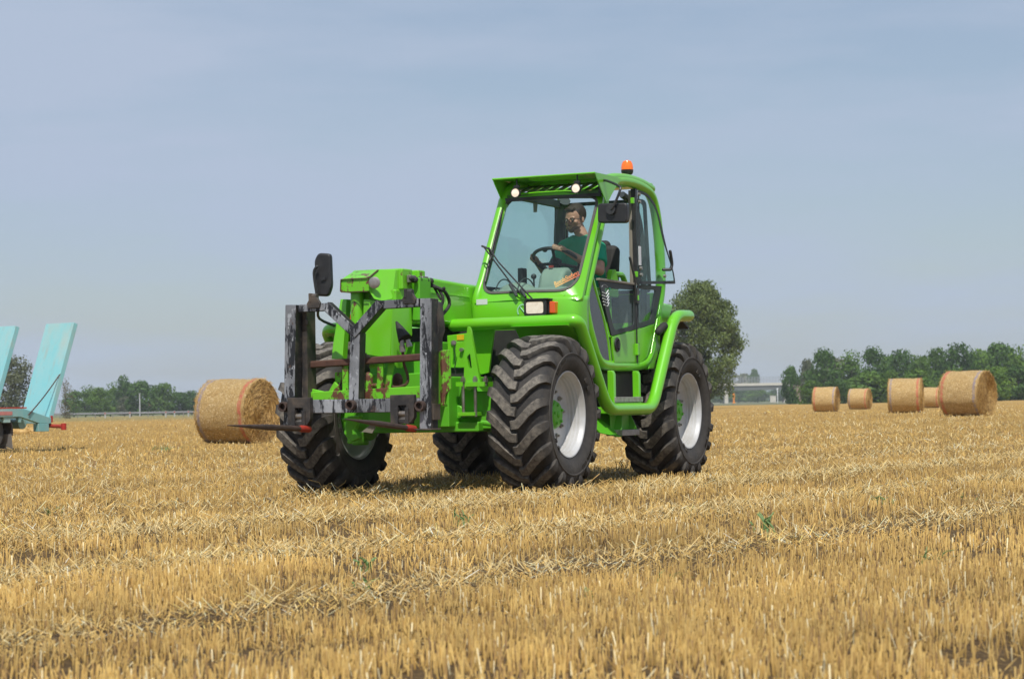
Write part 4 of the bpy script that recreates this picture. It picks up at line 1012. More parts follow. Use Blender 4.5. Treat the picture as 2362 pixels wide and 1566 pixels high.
def grid_mesh(name, XX, YY, ZZ):
    nr, nc = XX.shape; me = bpy.data.meshes.new(name)
    co = np.stack([XX, YY, ZZ], -1).reshape(-1, 3).astype(np.float32)
    idx = np.arange(nr*nc).reshape(nr, nc); q = np.stack([idx[:-1,:-1], idx[:-1,1:], idx[1:,1:], idx[1:,:-1]], -1).reshape(-1)
    me.vertices.add(len(co)); me.vertices.foreach_set('co', co.ravel()); me.loops.add(len(q)); me.loops.foreach_set('vertex_index', q.astype(np.int32))
    npoly = len(q)//4; me.polygons.add(npoly); me.polygons.foreach_set('loop_start', (np.arange(npoly)*4).astype(np.int32)); me.polygons.foreach_set('loop_total', np.full(npoly, 4, np.int32))
    me.update(); me.validate(); me.polygons.foreach_set('use_smooth', [True]*npoly); return me
fm, nt, b, o_ = newmat('stubble_soil')
tcn = nt.nodes.new('ShaderNodeTexCoord'); rot = nt.nodes.new('ShaderNodeMapping'); rot.inputs['Rotation'].default_value = (0, 0, math.atan2(UX, UY))
nt.links.new(tcn.outputs['Object'], rot.inputs['Vector'])
st2 = nt.nodes.new('ShaderNodeMapping'); st2.inputs['Scale'].default_value = (1, .05, 1); nt.links.new(rot.outputs['Vector'], st2.inputs['Vector'])
def nz2(vec, sc, lo, hi, det=6, ro=.6):
    n = nt.nodes.new('ShaderNodeTexNoise'); n.inputs['Scale'].default_value = sc; n.inputs['Detail'].default_value = det; n.inputs['Roughness'].default_value = ro
    r = nt.nodes.new('ShaderNodeMapRange'); r.inputs['From Min'].default_value = lo; r.inputs['From Max'].default_value = hi
    nt.links.new(vec, n.inputs['Vector']); nt.links.new(n.outputs['Fac'], r.inputs['Value']); return r.outputs[0]
soil = mixc(nt, nz2(tcn.outputs['Object'], 60, .3, .7), (.085,.055,.036), (.17,.115,.070))
straw_c = mixc(nt, nz2(tcn.outputs['Object'], 35, .3, .7, 8, .75), (.24,.145,.055), (.50,.34,.14))
near = mixc(nt, nz2(tcn.outputs['Object'], 25, .40, .64, 8, .75), soil, straw_c)
far = mixc(nt, nz2(st2.outputs['Vector'], .9, .35, .65), (.42,.262,.075), (.56,.375,.125))
far = mixc(nt, nz2(tcn.outputs['Object'], 6, .35, .7, 8, .8), far, (.35,.21,.060))
sep = nt.nodes.new('ShaderNodeSeparateXYZ'); nt.links.new(tcn.outputs['Object'], sep.inputs[0])
df = nt.nodes.new('ShaderNodeMapRange'); df.inputs['From Min'].default_value = 10; df.inputs['From Max'].default_value = 34; nt.links.new(sep.outputs['Y'], df.inputs['Value'])
c = mixc(nt, df.outputs[0], near, far)
df2 = nt.nodes.new('ShaderNodeMapRange'); df2.inputs['From Min'].default_value = 150; df2.inputs['From Max'].default_value = 190; nt.links.new(sep.outputs['Y'], df2.inputs['Value'])
df3 = nt.nodes.new('ShaderNodeMapRange'); df3.inputs['From Min'].default_value = 12; df3.inputs['From Max'].default_value = -2; nt.links.new(sep.outputs['X'], df3.inputs['Value']); dm = nt.nodes.new('ShaderNodeMath'); dm.operation = 'MULTIPLY'; nt.links.new(df2.outputs[0], dm.inputs[0]); nt.links.new(df3.outputs[0], dm.inputs[1])
c = mixc(nt, dm.outputs[0], c, mixc(nt, nz2(tcn.outputs['Object'], .12, .42, .58), (.36,.25,.11), (.20,.21,.08)))
nt.links.new(c, b.inputs['Base Color']); b.inputs['Roughness'].default_value = .9; b.inputs['Specular IOR Level'].default_value = .15
bump(nt, b, nz2(tcn.outputs['Object'], 45, .2, .8, 8, .8), .9, .03)
me = grid_mesh('field', XX, YY, ZZ); me.materials.append(fm)
fo_ = bpy.data.objects.new('field', me); col.objects.link(fo_); tag(fo_, 'flat harvested grain field of golden stubble reaching the horizon', 'field', kind='structure')
gm = simple('far_grass', (.10,.13,.05), .9, c2=(.19,.17,.08), scale=.05)
m = MB(); m.add([(-3000,-400,-.35),(3000,-400,-.35),(3000,4200,-.35),(-3000,4200,-.35)], [(0,1,2,3)])
g_ = m.build('ground', gm, None, 0, 0); tag(g_, 'green farmland beyond the stubble field', 'ground', kind='structure')

# ---- standing stubble: every stem a little three-sided straw
def stems_mesh(name, px, py, h, r, lean, az, cols, mat, z0=None):
    n = len(px); bz = terr(px, py) if z0 is None else z0
    tx = np.cos(az)*np.sin(lean)*h; ty = np.sin(az)*np.sin(lean)*h; tz = np.cos(lean)*h
    ph = rng.uniform(0, 2*PI, n); V_ = np.zeros((n, 6, 3), np.float32)
    for k in range(3):
        a = ph+2*PI*k/3; ox = np.cos(a)*r; oy = np.sin(a)*r
        V_[:,k] = np.stack([px+ox, py+oy, bz-.005+0*px], -1); V_[:,3+k] = np.stack([px+ox*.9+tx, py+oy*.9+ty, bz+tz], -1)
    f = np.array([0,1,4,3, 1,2,5,4, 2,0,3,5], np.int32)
    F = (np.arange(n, dtype=np.int32)*6)[:,None]+f[None,:]
    T = (np.arange(n, dtype=np.int32)*6)[:,None]+np.array([3,4,5], np.int32)[None,:]
    loops = np.concatenate([F.reshape(-1), T.reshape(-1)])
    me = bpy.data.meshes.new(name); me.vertices.add(n*6); me.vertices.foreach_set('co', V_.reshape(-1)); me.loops.add(len(loops)); me.loops.foreach_set('vertex_index', loops)
    me.polygons.add(n*4); me.polygons.foreach_set('loop_start', np.concatenate([np.arange(n*3)*4, n*12+np.arange(n)*3]).astype(np.int32))
    me.polygons.foreach_set('loop_total', np.concatenate([np.full(n*3, 4), np.full(n, 3)]).astype(np.int32)); me.update()
    at = me.attributes.new('straw', 'FLOAT_COLOR', 'POINT'); cc = np.ones((n, 6, 4), np.float32); cc[:,:,:3] = cols[:,None,:]; at.data.foreach_set('color', cc.reshape(-1))
    me.materials.append(mat); return me
sm_, nt, b, o_ = newmat('straw'); a_ = nt.nodes.new('ShaderNodeAttribute'); a_.attribute_name = 'straw'; nt.links.new(a_.outputs['Color'], b.inputs['Base Color'])
b.inputs['Roughness'].default_value = .55; b.inputs['Specular IOR Level'].default_value = .35
def straw_cols(n, bright=0.0):
    t = rng.random(n)[:,None]; u = rng.random(n)[:,None]
    c1 = np.array([.40,.240,.062]); c2 = np.array([.61,.415,.135]); c3 = np.array([.25,.150,.062]); c4 = np.array([.82,.70,.42])
    c = c1+(c2-c1)*t; c = np.where(u < .20, c3+(c1-c3)*t, c); c = np.where(u > .965-bright, c4*(.75+.35*t), c); return c.astype(np.float32)
def pnoise(x, y, s, seed=0):
    """cheap smooth value noise"""
    xi = x/s+seed*17.3; yi = y/s+seed*9.1; x0 = np.floor(xi); y0 = np.floor(yi); fx = xi-x0; fy = yi-y0; fx = fx*fx*(3-2*fx); fy = fy*fy*(3-2*fy)
    def hsh(a, b): v = np.sin(a*127.1+b*311.7+seed*3.3)*43758.5453; return v-np.floor(v)
    return (hsh(x0,y0)*(1-fx)+hsh(x0+1,y0)*fx)*(1-fy)+(hsh(x0,y0+1)*(1-fx)+hsh(x0+1,y0+1)*fx)*fy
SWATHS = [(-6.3,.26),(-8.25,.34),(-10.3,.4),(-12.4,.5),(-15.2,.6),(-18.5,.7),(-23,.8),(-29,.9),(-36,1.),(-45,1.2),(-4.65,.20)]
BARE = [(-4.75,.20),(-8.7,.2)]
def band(p, lst): 
    r = np.zeros_like(p)
    for c0, w in lst: r = np.maximum(r, np.exp(-((p-c0)/w)**2))
    return r
def sample(n, d0, d1, pw):
    """points in the wedge the photo looks over plus a margin, density ~ d^-pw"""
    u = rng.random(n); e = 2-pw
    d = (d0**e+u*(d1**e-d0**e))**(1/e) if abs(e) > 1e-3 else d0*np.exp(u*math.log(d1/d0))
    w = .30*d+1.2; x = rng.uniform(-1, 1, n)*w
    keep = rng.random(n) < np.minimum(1, w/(.30*d+1.2)); return x[keep], d[keep]
def clear(x, y):
    """true where nothing stands on the ground (wheel contact patches, bales)"""
    ok = np.ones_like(x, bool)
    hx_, hy_ = -math.sin(math.radians(24.3)), -math.cos(math.radians(24.3)); nx_, ny_ = -hy_, hx_
    lx = (x+.607)*hx_+(y-17.565)*hy_; ly = (x+.607)*nx_+(y-17.565)*ny_
    for wx in (0, -2.8):
        for wy in (.94, -.94): ok &= ~((np.abs(lx-wx) < .20) & (np.abs(ly-wy) < .25))
    for (bx, by) in BALES_XY: ok &= ((x-bx)**2+(y-by)**2) > .8
    return ok
BALES_XY = [(-5.6,44.3)]
parts = []
for (n, d0, d1, pw, rad, hh) in ((66000,4.2,9,0.6,.0022,.050),(120000,9,24,1.1,.0028,.054),(60000,24,75,1.6,.0068,.060),(14000,75,200,1.6,.018,.060)):
    x, y = sample(n, d0, d1, pw)
    # rows: snap across-row coordinate towards the drill lines near the camera
    p = x*UY-y*UX; q = x*UX+y*UY
    ps = np.round(p/.13)*.13+rng.normal(0, .022, len(p)); p = np.where(y < 30, ps, p)
    x = p*UY+q*UX; y = -p*UX+q*UY
    k = clear(x, y); x, y, p = x[k], y[k], p[k]
    bb = band(p, BARE); cl = pnoise(x, y, .45, 1)*.6+pnoise(x, y, .16, 2)*.4
    keep = rng.random(len(x)) < (1-.6*bb)*(1-.35*band(p, SWATHS))*np.clip((cl-.22)*2.5, .16, 1); x, y, p = x[keep], y[keep], p[keep]
    n = len(x); sw = band(p, SWATHS); bb = band(p, BARE)
    h = hh*rng.uniform(.35, 1.45, n)*(1-.35*bb-.25*sw)*(.7+.6*pnoise(x, y, .7, 3))
    lean = np.abs(rng.normal(0, .19, n))+.3*sw*rng.random(n)+(rng.random(n) < .12)*rng.uniform(.2, .8, n); az = rng.uniform(0, 2*PI, n)
    cols = straw_cols(n)*(.48+.42*pnoise(x, y, 1.4, 5)+.44*pnoise(x, y, .30, 6))[:,None]
    me = stems_mesh('stubble', x, y, h, rad*rng.uniform(.65, 1.35, n), lean, az, cols, sm_); parts.append(me)
# loose chopped straw lying on and between the stems
for (n, d0, d1, pw, rad, ln) in ((46000,4.2,10,0.7,.0020,.045),(150000,10,30,1.1,.0026,.07),(30000,30,90,1.7,.0060,.08),(12000,90,220,1.7,.018,.15)):
    x, y = sample(n, d0, d1, pw); p = x*UY-y*UX; sw = band(p+.25*(pnoise(x, y, 1.5, 4)-.5), SWATHS)*(.45+.7*pnoise(x, y, 1.1, 8))
    keep = (rng.random(len(x)) < .20+.95*sw) & clear(x, y); x, y, p, sw = x[keep], y[keep], p[keep], sw[keep]; n = len(x)
    lean = np.clip(rng.normal(1.38, .22, n), .5, 1.6); z0 = terr(x, y)+rng.random(n)**1.5*(.045+.04*sw)
    cols = straw_cols(n, .10)*(1.0+.75*sw)[:,None]
    parts.append(stems_mesh('straw', x, y, ln*rng.uniform(.3, 1.6, n), rad*rng.uniform(.6, 1.3, n), lean, rng.uniform(0, 2*PI, n), np.clip(cols, 0, .88), sm_, z0))
for p0, w0, n in ((-6.3,.34,15000),(-8.25,.44,20000),(-4.7,.20,5000),(-10.6,.45,9000),(-13.2,.5,7000),(-16.5,.6,6000),(-21,.8,6000)):
    ymin = 4.6; ymax = 34 if p0 > -9 else 70
    y = ymin*(ymax/ymin)**rng.random(n); p = p0+rng.normal(0, w0*.6, n)+.22*(pnoise(y, y*.3, 1.3, 4)-.5); q = (y+p*UX)/UY; x = p*UY+q*UX
    k = (np.abs(x) < .30*y+1.4) & clear(x, y) & (rng.random(n) < .25+.9*pnoise(x, y, .7, 12)); x, y = x[k], y[k]; n = len(x)
    lean = np.clip(rng.normal(1.3, .3, n), .3, 1.7); z0 = terr(x, y)+rng.random(n)*.055; g_ = rng.random(n)[:,None]
    cols = np.array([.55,.38,.13])*(1-g_)+np.array([.80,.64,.33])*g_; cols = cols*rng.uniform(.7, 1.1, n)[:,None]
    parts.append(stems_mesh('straw', x, y, .055*rng.uniform(.3, 1.6, n)*(1+y/60), .0020*(1+y/14), lean, rng.uniform(0, 2*PI, n), np.clip(cols, 0, .88).astype(np.float32), sm_, z0))
bmj = bmesh.new()
for i, me in enumerate(parts): bmj.from_mesh(me)
jm = bpy.data.meshes.new('stubble'); bmj.to_mesh(jm); bmj.free(); jm.materials.append(sm_)
so = bpy.data.objects.new('stubble', jm); col.objects.link(so); tag(so, 'short golden grain stubble and loose chopped straw covering the field', 'stubble', kind='stuff')
for me in parts: bpy.data.meshes.remove(me)

# ---- tufts of long straw and green weeds
def straw_tuft(name, x, y, n, spread, ln, label, seed, bow=.5):
    r = random.Random(seed); m = MB(); z0 = float(terr(np.array(x), np.array(y)))
    for k in range(n):
        bx, by = r.gauss(0, spread), r.gauss(0, spread*.6); a = r.uniform(0, 6.28); l = ln*r.uniform(.4, 1.2); u = r.uniform(.1, .9)
        p0 = V(bx, by, r.uniform(.0,.05)); p1 = p0+V(math.cos(a)*l*.5, math.sin(a)*l*.3, l*u*.55); kink = r.uniform(-.8, .8)
        p2 = p1+V(math.cos(a+kink)*l*.5, math.sin(a+kink)*l*.3, l*r.uniform(-.5,.35))
        m.tube([p0, p1, p2], .0030, 4)
    o = m.build(name, simple('long_straw_%d' % seed, (.52,.30,.075), .55, c2=(.62,.42,.16), scale=20), None, 0, 0); o.location = (x, y, z0); return tag(o, label, 'straw', 'loose straw tufts by the wheels', 'stuff')
for (g, n, s, l, lab, sd) in (((-0.08, 17.76, 0), 34, .13, .22, 'largest tangle of long straws against the near front tyre', 1), ((-1.53, 17.53, 0), 22, .16, .17, 'tangle of long straws under the front tyre on the fork side', 2),
                 ((-0.83, 17.06, 0), 8, .10, .13, 'few upright straws in the shadow between the front tyres', 3), ((0.47, 16.49, 0), 12, .15, .13, 'sparse straws by the outer side of the near front tyre', 4), ((1.45, 19.45, 0), 8, .10, .12, 'bent straw standing before the rear tyre', 5)):
    straw_tuft('straw_tuft', g[0], g[1], n, s, l, lab, sd)
weedm = simple('weed_green', (.10,.19,.045), .6, c2=(.16,.25,.09), scale=10); weedd = simple('dark_weed', (.03,.05,.02), .7)
def weed(x, y, h, w, n, leafw, label, seed, mat=weedm):
    r = random.Random(seed); m = MB(); leafw *= .62; h *= .8
    for k in range(n):
        a = r.uniform(0, 6.28); bx, by = r.gauss(0, w*.3), r.gauss(0, w*.3); l = h*r.uniform(.5, 1.1); out = w*r.uniform(.3, 1)
        path = [V(bx, by, 0), V(bx+math.cos(a)*out*.4, by+math.sin(a)*out*.4, l*.65), V(bx+math.cos(a)*out, by+math.sin(a)*out, l*r.uniform(.75, 1))]
        m.tube(smoothpath(path, 3), [leafw*.5]*1+[leafw]*3+[leafw*.8]*2+[leafw*.1], 4, flat=(.25,1))
        if r.random() < .5:
            c = path[1]; m.sphere(c, leafw*2.2, 6, 4, (1,.6,.25), Euler((r.random(), r.random(), a)).to_matrix())
    o = m.build('weed', mat, None, 0, 0); o.location = (x, y, float(terr(np.array(x), np.array(y)))); return tag(o, label, 'weed', 'green weeds in the stubble')
for i, (g, h, w, n, lw, lab) in enumerate((
    ((-0.3, 12.49, 0), .16, .06, 9, .006, 'thin green weed in the stubble below the gap between front tyres'), ((1.28, 11.03, 0), .16, .08, 14, .007, 'bright green leafy weed right of the machine in the foreground'),
    ((-5.88, 36.55, 0), .14, .28, 30, .009, 'spread green weed left of the fork in front of the bale'), ((-0.61, 8.86, 0), .09, .05, 8, .008, 'small broad-leaved weed in the lower middle foreground'),
    ((-0.57, 8.11, -0), .08, .05, 8, .006, 'dull bluish weed lowest in the middle foreground'), ((0.57, 8.28, 0), .09, .09, 14, .003, 'wispy grass weed below the rear wheel in the foreground'),
    ((1.72, 9, 0), .12, .13, 12, .004, 'thin grassy weed in the right foreground'), ((2.32, 13.59, 0), .09, .13, 16, .009, 'low broad-leaved weed patch right of the machine'),
    ((2.9, 13.9, 0), .07, .08, 10, .009, 'small weed nearest the right edge'), ((-3.09, 14.54, 0), .10, .09, 12, .005, 'grassy weed at the left edge of the foreground'),
    ((1.05, 12.99, 0), .10, .03, 5, .005, 'slim weed below the rear tyre'), ((0.25, 7.78, 0), .06, .03, 5, .007, 'tiny weed in the lower centre of the foreground'))):
    weed(g[0], g[1], h, w, n, lw, lab, 40+i)
g = (1.06, 21.13, 0); w_ = weed(g[0], g[1], .20, .20, 26, .004, 'dark wiry weed stems standing against the rear tyre', 77, weedd); del w_['group']

# ============================================================ STRAW BALES
def bale_mats():
    m, nt, b, o = newmat('net_wrapped_straw')
    t = nt.nodes.new('ShaderNodeTexCoord'); sp = nt.nodes.new('ShaderNodeSeparateXYZ'); nt.links.new(t.outputs['Object'], sp.inputs[0])
    f = noise_fac(nt, 9, .35, .7, detail=9, rough=.75, stretch=(1,1,1))
    c = mixc(nt, f, (.62,.42,.16), (.40,.235,.07))
    f2 = noise_fac(nt, 30, .54, .62, detail=5, rough=.7)
    c = mixc(nt, f2, c, (.78,.62,.36))
    wv = nt.nodes.new('ShaderNodeTexWave'); wv.inputs['Scale'].default_value = 16; wv.bands_direction = 'Y'; wv.inputs['Distortion'].default_value = 2.5; wv.inputs['Detail'].default_value = 2; wv.inputs['Detail Scale'].default_value = 4
    nt.links.new(t.outputs['Object'], wv.inputs['Vector']); r = nt.nodes.new('ShaderNodeMapRange'); r.inputs['From Min'].default_value = .75; r.inputs['From Max'].default_value = 1; r.inputs['To Max'].default_value = .35; nt.links.new(wv.outputs['Fac'], r.inputs['Value'])
    c = mixc(nt, r.outputs[0], c, (.62,.50,.30))
    fn = noise_fac(nt, 14, .30, .60, detail=6)
    for (yc, cc_, wdt) in ((.50, (.62,.16,.10), .055), (-.50, (.34,.29,.33), .05)):
        s = nt.nodes.new('ShaderNodeMath'); s.operation = 'SUBTRACT'; s.inputs[1].default_value = yc; nt.links.new(sp.outputs['Y'], s.inputs[0])
        ab = nt.nodes.new('ShaderNodeMath'); ab.operation = 'ABSOLUTE'; nt.links.new(s.outputs[0], ab.inputs[0])
        mr_ = nt.nodes.new('ShaderNodeMapRange'); mr_.inputs['From Min'].default_value = wdt; mr_.inputs['From Max'].default_value = wdt*.6; nt.links.new(ab.outputs[0], mr_.inputs['Value'])
        mu = nt.nodes.new('ShaderNodeMath'); mu.operation = 'MULTIPLY'; nt.links.new(mr_.outputs[0], mu.inputs[0]); nt.links.new(fn, mu.inputs[1])
        c = mixc(nt, mu.outputs[0], c, cc_)
    nt.links.new(c, b.inputs['Base Color']); b.inputs['Roughness'].default_value = .6; b.inputs['Specular IOR Level'].default_value = .5
    bump(nt, b, noise_fac(nt, 30, .25, .75, detail=8, rough=.8), .9, .03)
    return m
wrapm = bale_mats(); endm = simple('cut_straw_face', (.34,.20,.055), .8, c2=(.16,.085,.022), scale=16, lo=.38, hi=.62, bmp=1)
def bale_proto(dens):
    R_, Wd = .675, .60
    th = np.linspace(0, 2*PI, 97)[:-1]; ysb = np.concatenate([[-Wd, -Wd+.015], np.linspace(-Wd+.06, Wd-.06, 15), [Wd-.015, Wd]])
    m = MB(); vs = []
    for yy in ysb:
        edge = .03 if abs(yy) > Wd-.01 else (.012 if abs(yy) > Wd-.03 else 0)
        for t in th:
            nn = mnoise.noise(V(math.cos(t)*2.2, yy*2.2, math.sin(t)*2.2))*.022+mnoise.noise(V(math.cos(t)*7, yy*7, math.sin(t)*7))*.008
            r = R_+nn-edge; z = r*math.sin(t); 
            if z < -.60: z = -.60-(abs(z)-.60)*.35      # sagging base
            vs.append((r*math.cos(t), yy, z))
    n = 96; fs = [(i*n+k, i*n+(k+1) % n, (i+1)*n+(k+1) % n, (i+1)*n+k) for i in range(len(ysb)-1) for k in range(n)]
    m.add(vs, fs); wme = m.mesh('wrap', wrapm, 60)
    ends = []
    for s in (-1, 1):
        m = MB(); vs = [V(0, s*(Wd-.06), 0)]; rings = [.06,.12,.2,.3,.4,.5,.6,.645]
        for rr in rings:
            for t in th: vs.append(V(rr*math.cos(t), s*(Wd-.012-.05*math.exp(-(rr/.12)**2)+.02*mnoise.noise(V(rr*9*math.cos(t), s*3, rr*9*math.sin(t)))), max(rr*math.sin(t), -.615)))
        fs = [(0, 1+k, 1+(k+1) % n) for k in range(n)]+[(1+i*n+k, 1+(i+1)*n+k, 1+(i+1)*n+(k+1) % n, 1+i*n+(k+1) % n) for i in range(len(rings)-1) for k in range(n)]
        m.add(vs, fs)
        # individual straws: mostly along the winding, standing proud of the face
        r = random.Random(3+s)
        for k in range(dens):
            rr = .66*math.sqrt(r.random()); a = r.uniform(0, 2*PI); l = r.uniform(.05, .16); ta = a+PI/2+r.gauss(0, .45)
            p = V(rr*math.cos(a), s*(Wd-.01+r.uniform(-.01,.018)), max(rr*math.sin(a), -.60)); d = V(math.cos(ta), s*r.uniform(-.12,.30), math.sin(ta)).normalized()
            q = p+d*l
            if math.hypot(q.x, q.z) > .70 or q.z < -.62: continue
            m.tube([p, q], [.0042,.003], 3, caps=False)
        ends.append(m.mesh('straw_face', None, 40)); ends[-1].materials.append(endm2)
    m = MB(); r = random.Random(9)
    for k in range(900):
        a = r.uniform(0, 2*PI); yy = r.uniform(-Wd+.02, Wd-.02); p = V(.682*math.cos(a), yy, max(.682*math.sin(a), -.60)); d = V(-math.sin(a)*r.uniform(.4,1), r.gauss(0,.35), math.cos(a)*r.uniform(.4,1))+V(math.cos(a), 0, math.sin(a))*r.uniform(0,.25)
        q = p+d*r.uniform(.03,.10)
        if q.z > -.62 and p.z > -.6: m.tube([p, q], [.0035,.0025], 3, caps=False)
    for k in range(420):
        a = r.uniform(0, 2*PI); sd = r.choice((-1, 1)); rr = r.uniform(.60, .68); p = V(rr*math.cos(a), sd*(Wd-.02), max(rr*math.sin(a), -.60)); d = V(math.cos(a)*r.uniform(-.2,.8)-math.sin(a)*r.gauss(0,.8), sd*r.uniform(-.1,.6), math.sin(a)*r.uniform(-.2,.8)+math.cos(a)*r.gauss(0,.8)).normalized()
        q = p+d*r.uniform(.03,.09)
        if q.z > -.62: m.tube([p, q], [.0035,.0025], 3, caps=False)
    fm_ = m.mesh('straw_fringe', None, 40); fm_.materials.append(endm2)
    return wme, ends, fm_
endm2, nt, b, o_ = newmat('bale_straw'); 
c = mixc(nt, noise_fac(nt, 11, .36, .62, detail=8, rough=.8), (.66,.44,.15), (.34,.19,.05)); nt.links.new(c, b.inputs['Base Color']); b.inputs['Roughness'].default_value = .6
wme, ends, fringe = bale_proto(2600)
def bale(x, y, deg, flip, label, sc=1.0):
    z = float(terr(np.array(x), np.array(y)))
    e = empty('straw_bale', (x, y, z-.01), math.radians(deg)); e.scale = (sc, sc, sc)
    for nm, me in (('wrap', wme), ('straw_face', ends[0]), ('straw_face', ends[1]), ('straw_fringe', fringe)):
        o = bpy.data.objects.new(nm, me); col.objects.link(o); o.parent = e; o.location = (0, 0, .635); o.rotation_euler = (0, 0, PI if flip else 0)
    return tag(e, label, 'straw bale', 'round straw bales lying on the stubble')
# deg: 0 = axis along world Y ; positive turns the far end to the left
bale(-5.62, 44.2, -117.5, False, 'large round bale left of the fork, cut straw face turned to the right')
bale(13.15, 62.7, -128, True, 'biggest round bale of the right group, bright cut end facing right')
bale(14.85, 82.0, -107, False, 'round bale second largest on the right, seen square from its side')
bale(16.45, 114.0, -110, True, 'round bale leftmost of the right group')
bale(21.75, 136.0, -116, False, 'small distant round bale before the light green bush', 1.0)
bale(26.6, 138.0, -115, False, 'distant round bale half hidden behind the biggest right bale')
# heap of straw seen under the trailer
m = MB(); r = random.Random(5)
for k in range(7): m.sphere((r.uniform(-.3,.45), r.uniform(-.3,.3), .05), r.uniform(.14,.26), 10, 7, (1.2,1,.75))
for k in range(260):
    a = r.uniform(0, 6.28); rr = r.uniform(0,.55); p = V(rr*math.cos(a), rr*math.sin(a)*.7, max(.02,.26-rr*.4)); m.tube([p, p+V(r.uniform(-.15,.15), r.uniform(-.1,.1), r.uniform(-.03,.08))], .006, 3, caps=False)
o = m.build('straw_heap', endm2, None, 0, 0); g = (-16.5, 72.61, 0); o.location = (g[0], g[1], float(terr(np.array(g[0]), np.array(g[1])))); tag(o, 'small heap of loose straw seen under the trailer bed', 'straw heap')

# ============================================================ LOW LOADER TRAILER at the left edge
tr = empty('trailer', (-8.31, 39.0, 0), math.radians(-128)); tag(tr, 'turquoise flatbed trailer with two raised loading ramps', 'trailer')
def turq(name, g1=(.22,.56,.60), d=.5):
    m, nt, b, o = newmat(name)
    c = mixc(nt, noise_fac(nt, 2.2, .40, .75, detail=8, rough=.7, stretch=(1,1,.35)), g1, (g1[0]*1.35+.05, g1[1]*1.0, g1[2]*.95))
    c = mixc(nt, noise_fac(nt, 6, .55, .80, detail=8, stretch=(1,1,.2)), c, (.34,.40,.36)); c = mixc(nt, noise_fac(nt, 9, .64, .68, detail=9, rough=.75), c, (.24,.12,.07)); c = mixc(nt, noise_fac(nt, 1.6, .50, .75, detail=6, stretch=(1,1,.5)), c, (.40,.50,.46))
    nt.links.new(c, b.inputs['Base Color']); b.inputs['Roughness'].default_value = .55; return m
TQ = turq('turquoise_paint'); TQD = turq('turquoise_frame_paint', (.17,.42,.43))
m = MB()
for yt in (-.10, -2.5): m.prism([(0,yt,.50),(0,yt,.60),(.62,yt,.775),(6.5,yt,.775),(6.5,yt,.63),(.70,yt,.63),(.25,yt,.50)], (0,.10,0))
m.box2((0,-2.4,.50),(.10,-.1,.60)); m.box2((.62,-2.4,.70),(6.5,-.1,.74))
for x0 in (1.0, 2.2, 3.4, 4.6): m.box2((x0,-2.4,.55),(x0+.08,-.1,.70))
m.box2((.05,-.14,.36),(.30,.0,.50)); m.box2((.05,-2.45,.36),(.3,-2.3,.5)); m.box2((.9,-.10,.53),(1.05,-.02,.63)); m.box2((.66,-.10,.53),(.72,-.02,.63))
m.build('bed_frame', TQD, tr, .008)
m = MB(); m.box2((.55,-2.48,.776),(6.5,.0,.80)); m.build('deck_edge', simple('red_deck_edge', (.45,.05,.025), .6, c2=(.35,.07,.04)), tr, .004)
m = MB(); m.box2((.88,.001,.665),(1.22,.008,.73)); m.build('plate', simple('pale_red_plate', (.55,.22,.20), .5), tr)
def ramp(y1, y0):
    m = MB(); h = .62
    a0, a1 = V(.06,y0,.56), V(-.57,y0,2.33); w = V(0,y1-y0,0); nrm = V(-.94,0,-.33)*.10
    m.prism([a0, a0+w, a1+w, a1], nrm)
    return m.build('ramp', TQ, tr, .006)
ramp(-.02, -.80); ramp(-1.66, -2.44)
m = MB(); a, b2 = V(.53,.02,.66), V(-.24,-.03,1.39); N = 44
for k in range(N):
    c = a+(b2-a)*(k+.5)/N - V(0,0,.03*math.sin(PI*k/N)); u = (b2-a).normalized(); w = V(0,1,0) if k % 2 else u.cross(V(0,1,0))
    m.tube([c+u*.020*math.cos(t)+w*.011*math.sin(t) for t in [2*PI*j/8 for j in range(8)]], .0045, 5, closed=True)
m.build('chain', M['rust'], tr)
m = MB(); m.rod([(-.02,-.10,.46),(-.05,.10,.45),(-.08,.26,.44)], .035, 10); m.box((-.02,-.02,.58),(.04,.04,.12)); m.cyl((-.08,.24,.38),(-.08,.24,.50),.05,14); m.box((-.02,-.1,.5),(.08,.06,.06)); m.build('tail_light_bracket', M['red'], tr, .005)
for x0 in (1.30, 2.1):
    for yt in (-.26, -2.2):
        w = empty('wheel', (x0, yt, .37), 0, tr)
        m = MB(); m.lathe([(-.11,.22),(-.125,.27),(-.12,.33),(-.09,.362),(-.04,.37),(.04,.37),(.09,.362),(.12,.33),(.125,.27),(.11,.22)], n=40); m.lathe([(.0,.355),(.0,.374),(.012,.374),(.012,.355)], n=40)
        o = m.build('tyre', simple('trailer_tyre', (.05,.05,.05), .8, c2=(.09,.085,.08)), w)
        m = MB(); m.lathe([(.11,.225),(.10,.20),(.03,.18),(.02,.10),(.06,.08),(.07,0),(-.05,0),(-.11,.225)], n=32); m.build('rim', simple('grey_rim', (.40,.38,.36), .5), w)
m = MB()
for yt in (-.42, -2.45):
    P_ = [V(1.30+.47*math.cos(t), yt, .37+.47*math.sin(t)) for t in [-.15+k*.14 for k in range(13)]]; Q_ = [V(1.30+.455*math.cos(t), yt, .37+.455*math.sin(t)) for t in [-.15+k*.14 for k in range(13)]][::-1]
    m.prism([V(2*1.30-p.x, p.y, min(p.z,.62)) for p in P_+Q_], (0,.38,0))
m.build('mudguard', simple('brown_mudguard', (.05,.04,.035), .7), tr)
m = MB(); m.box((.86,-.22,.20),(.012,.36,.26),(0,.12,0)); m.build('mud_flap', simple('grey_flap', (.22,.21,.20), .8), tr)
m = MB(); m.cyl((.45,-.9,.52),(.45,-.25,.50),.09,16); m.cyl((1.3,-2.4,.37),(1.3,-.1,.37),.05,12); m.build('axle_beam', TQD, tr)

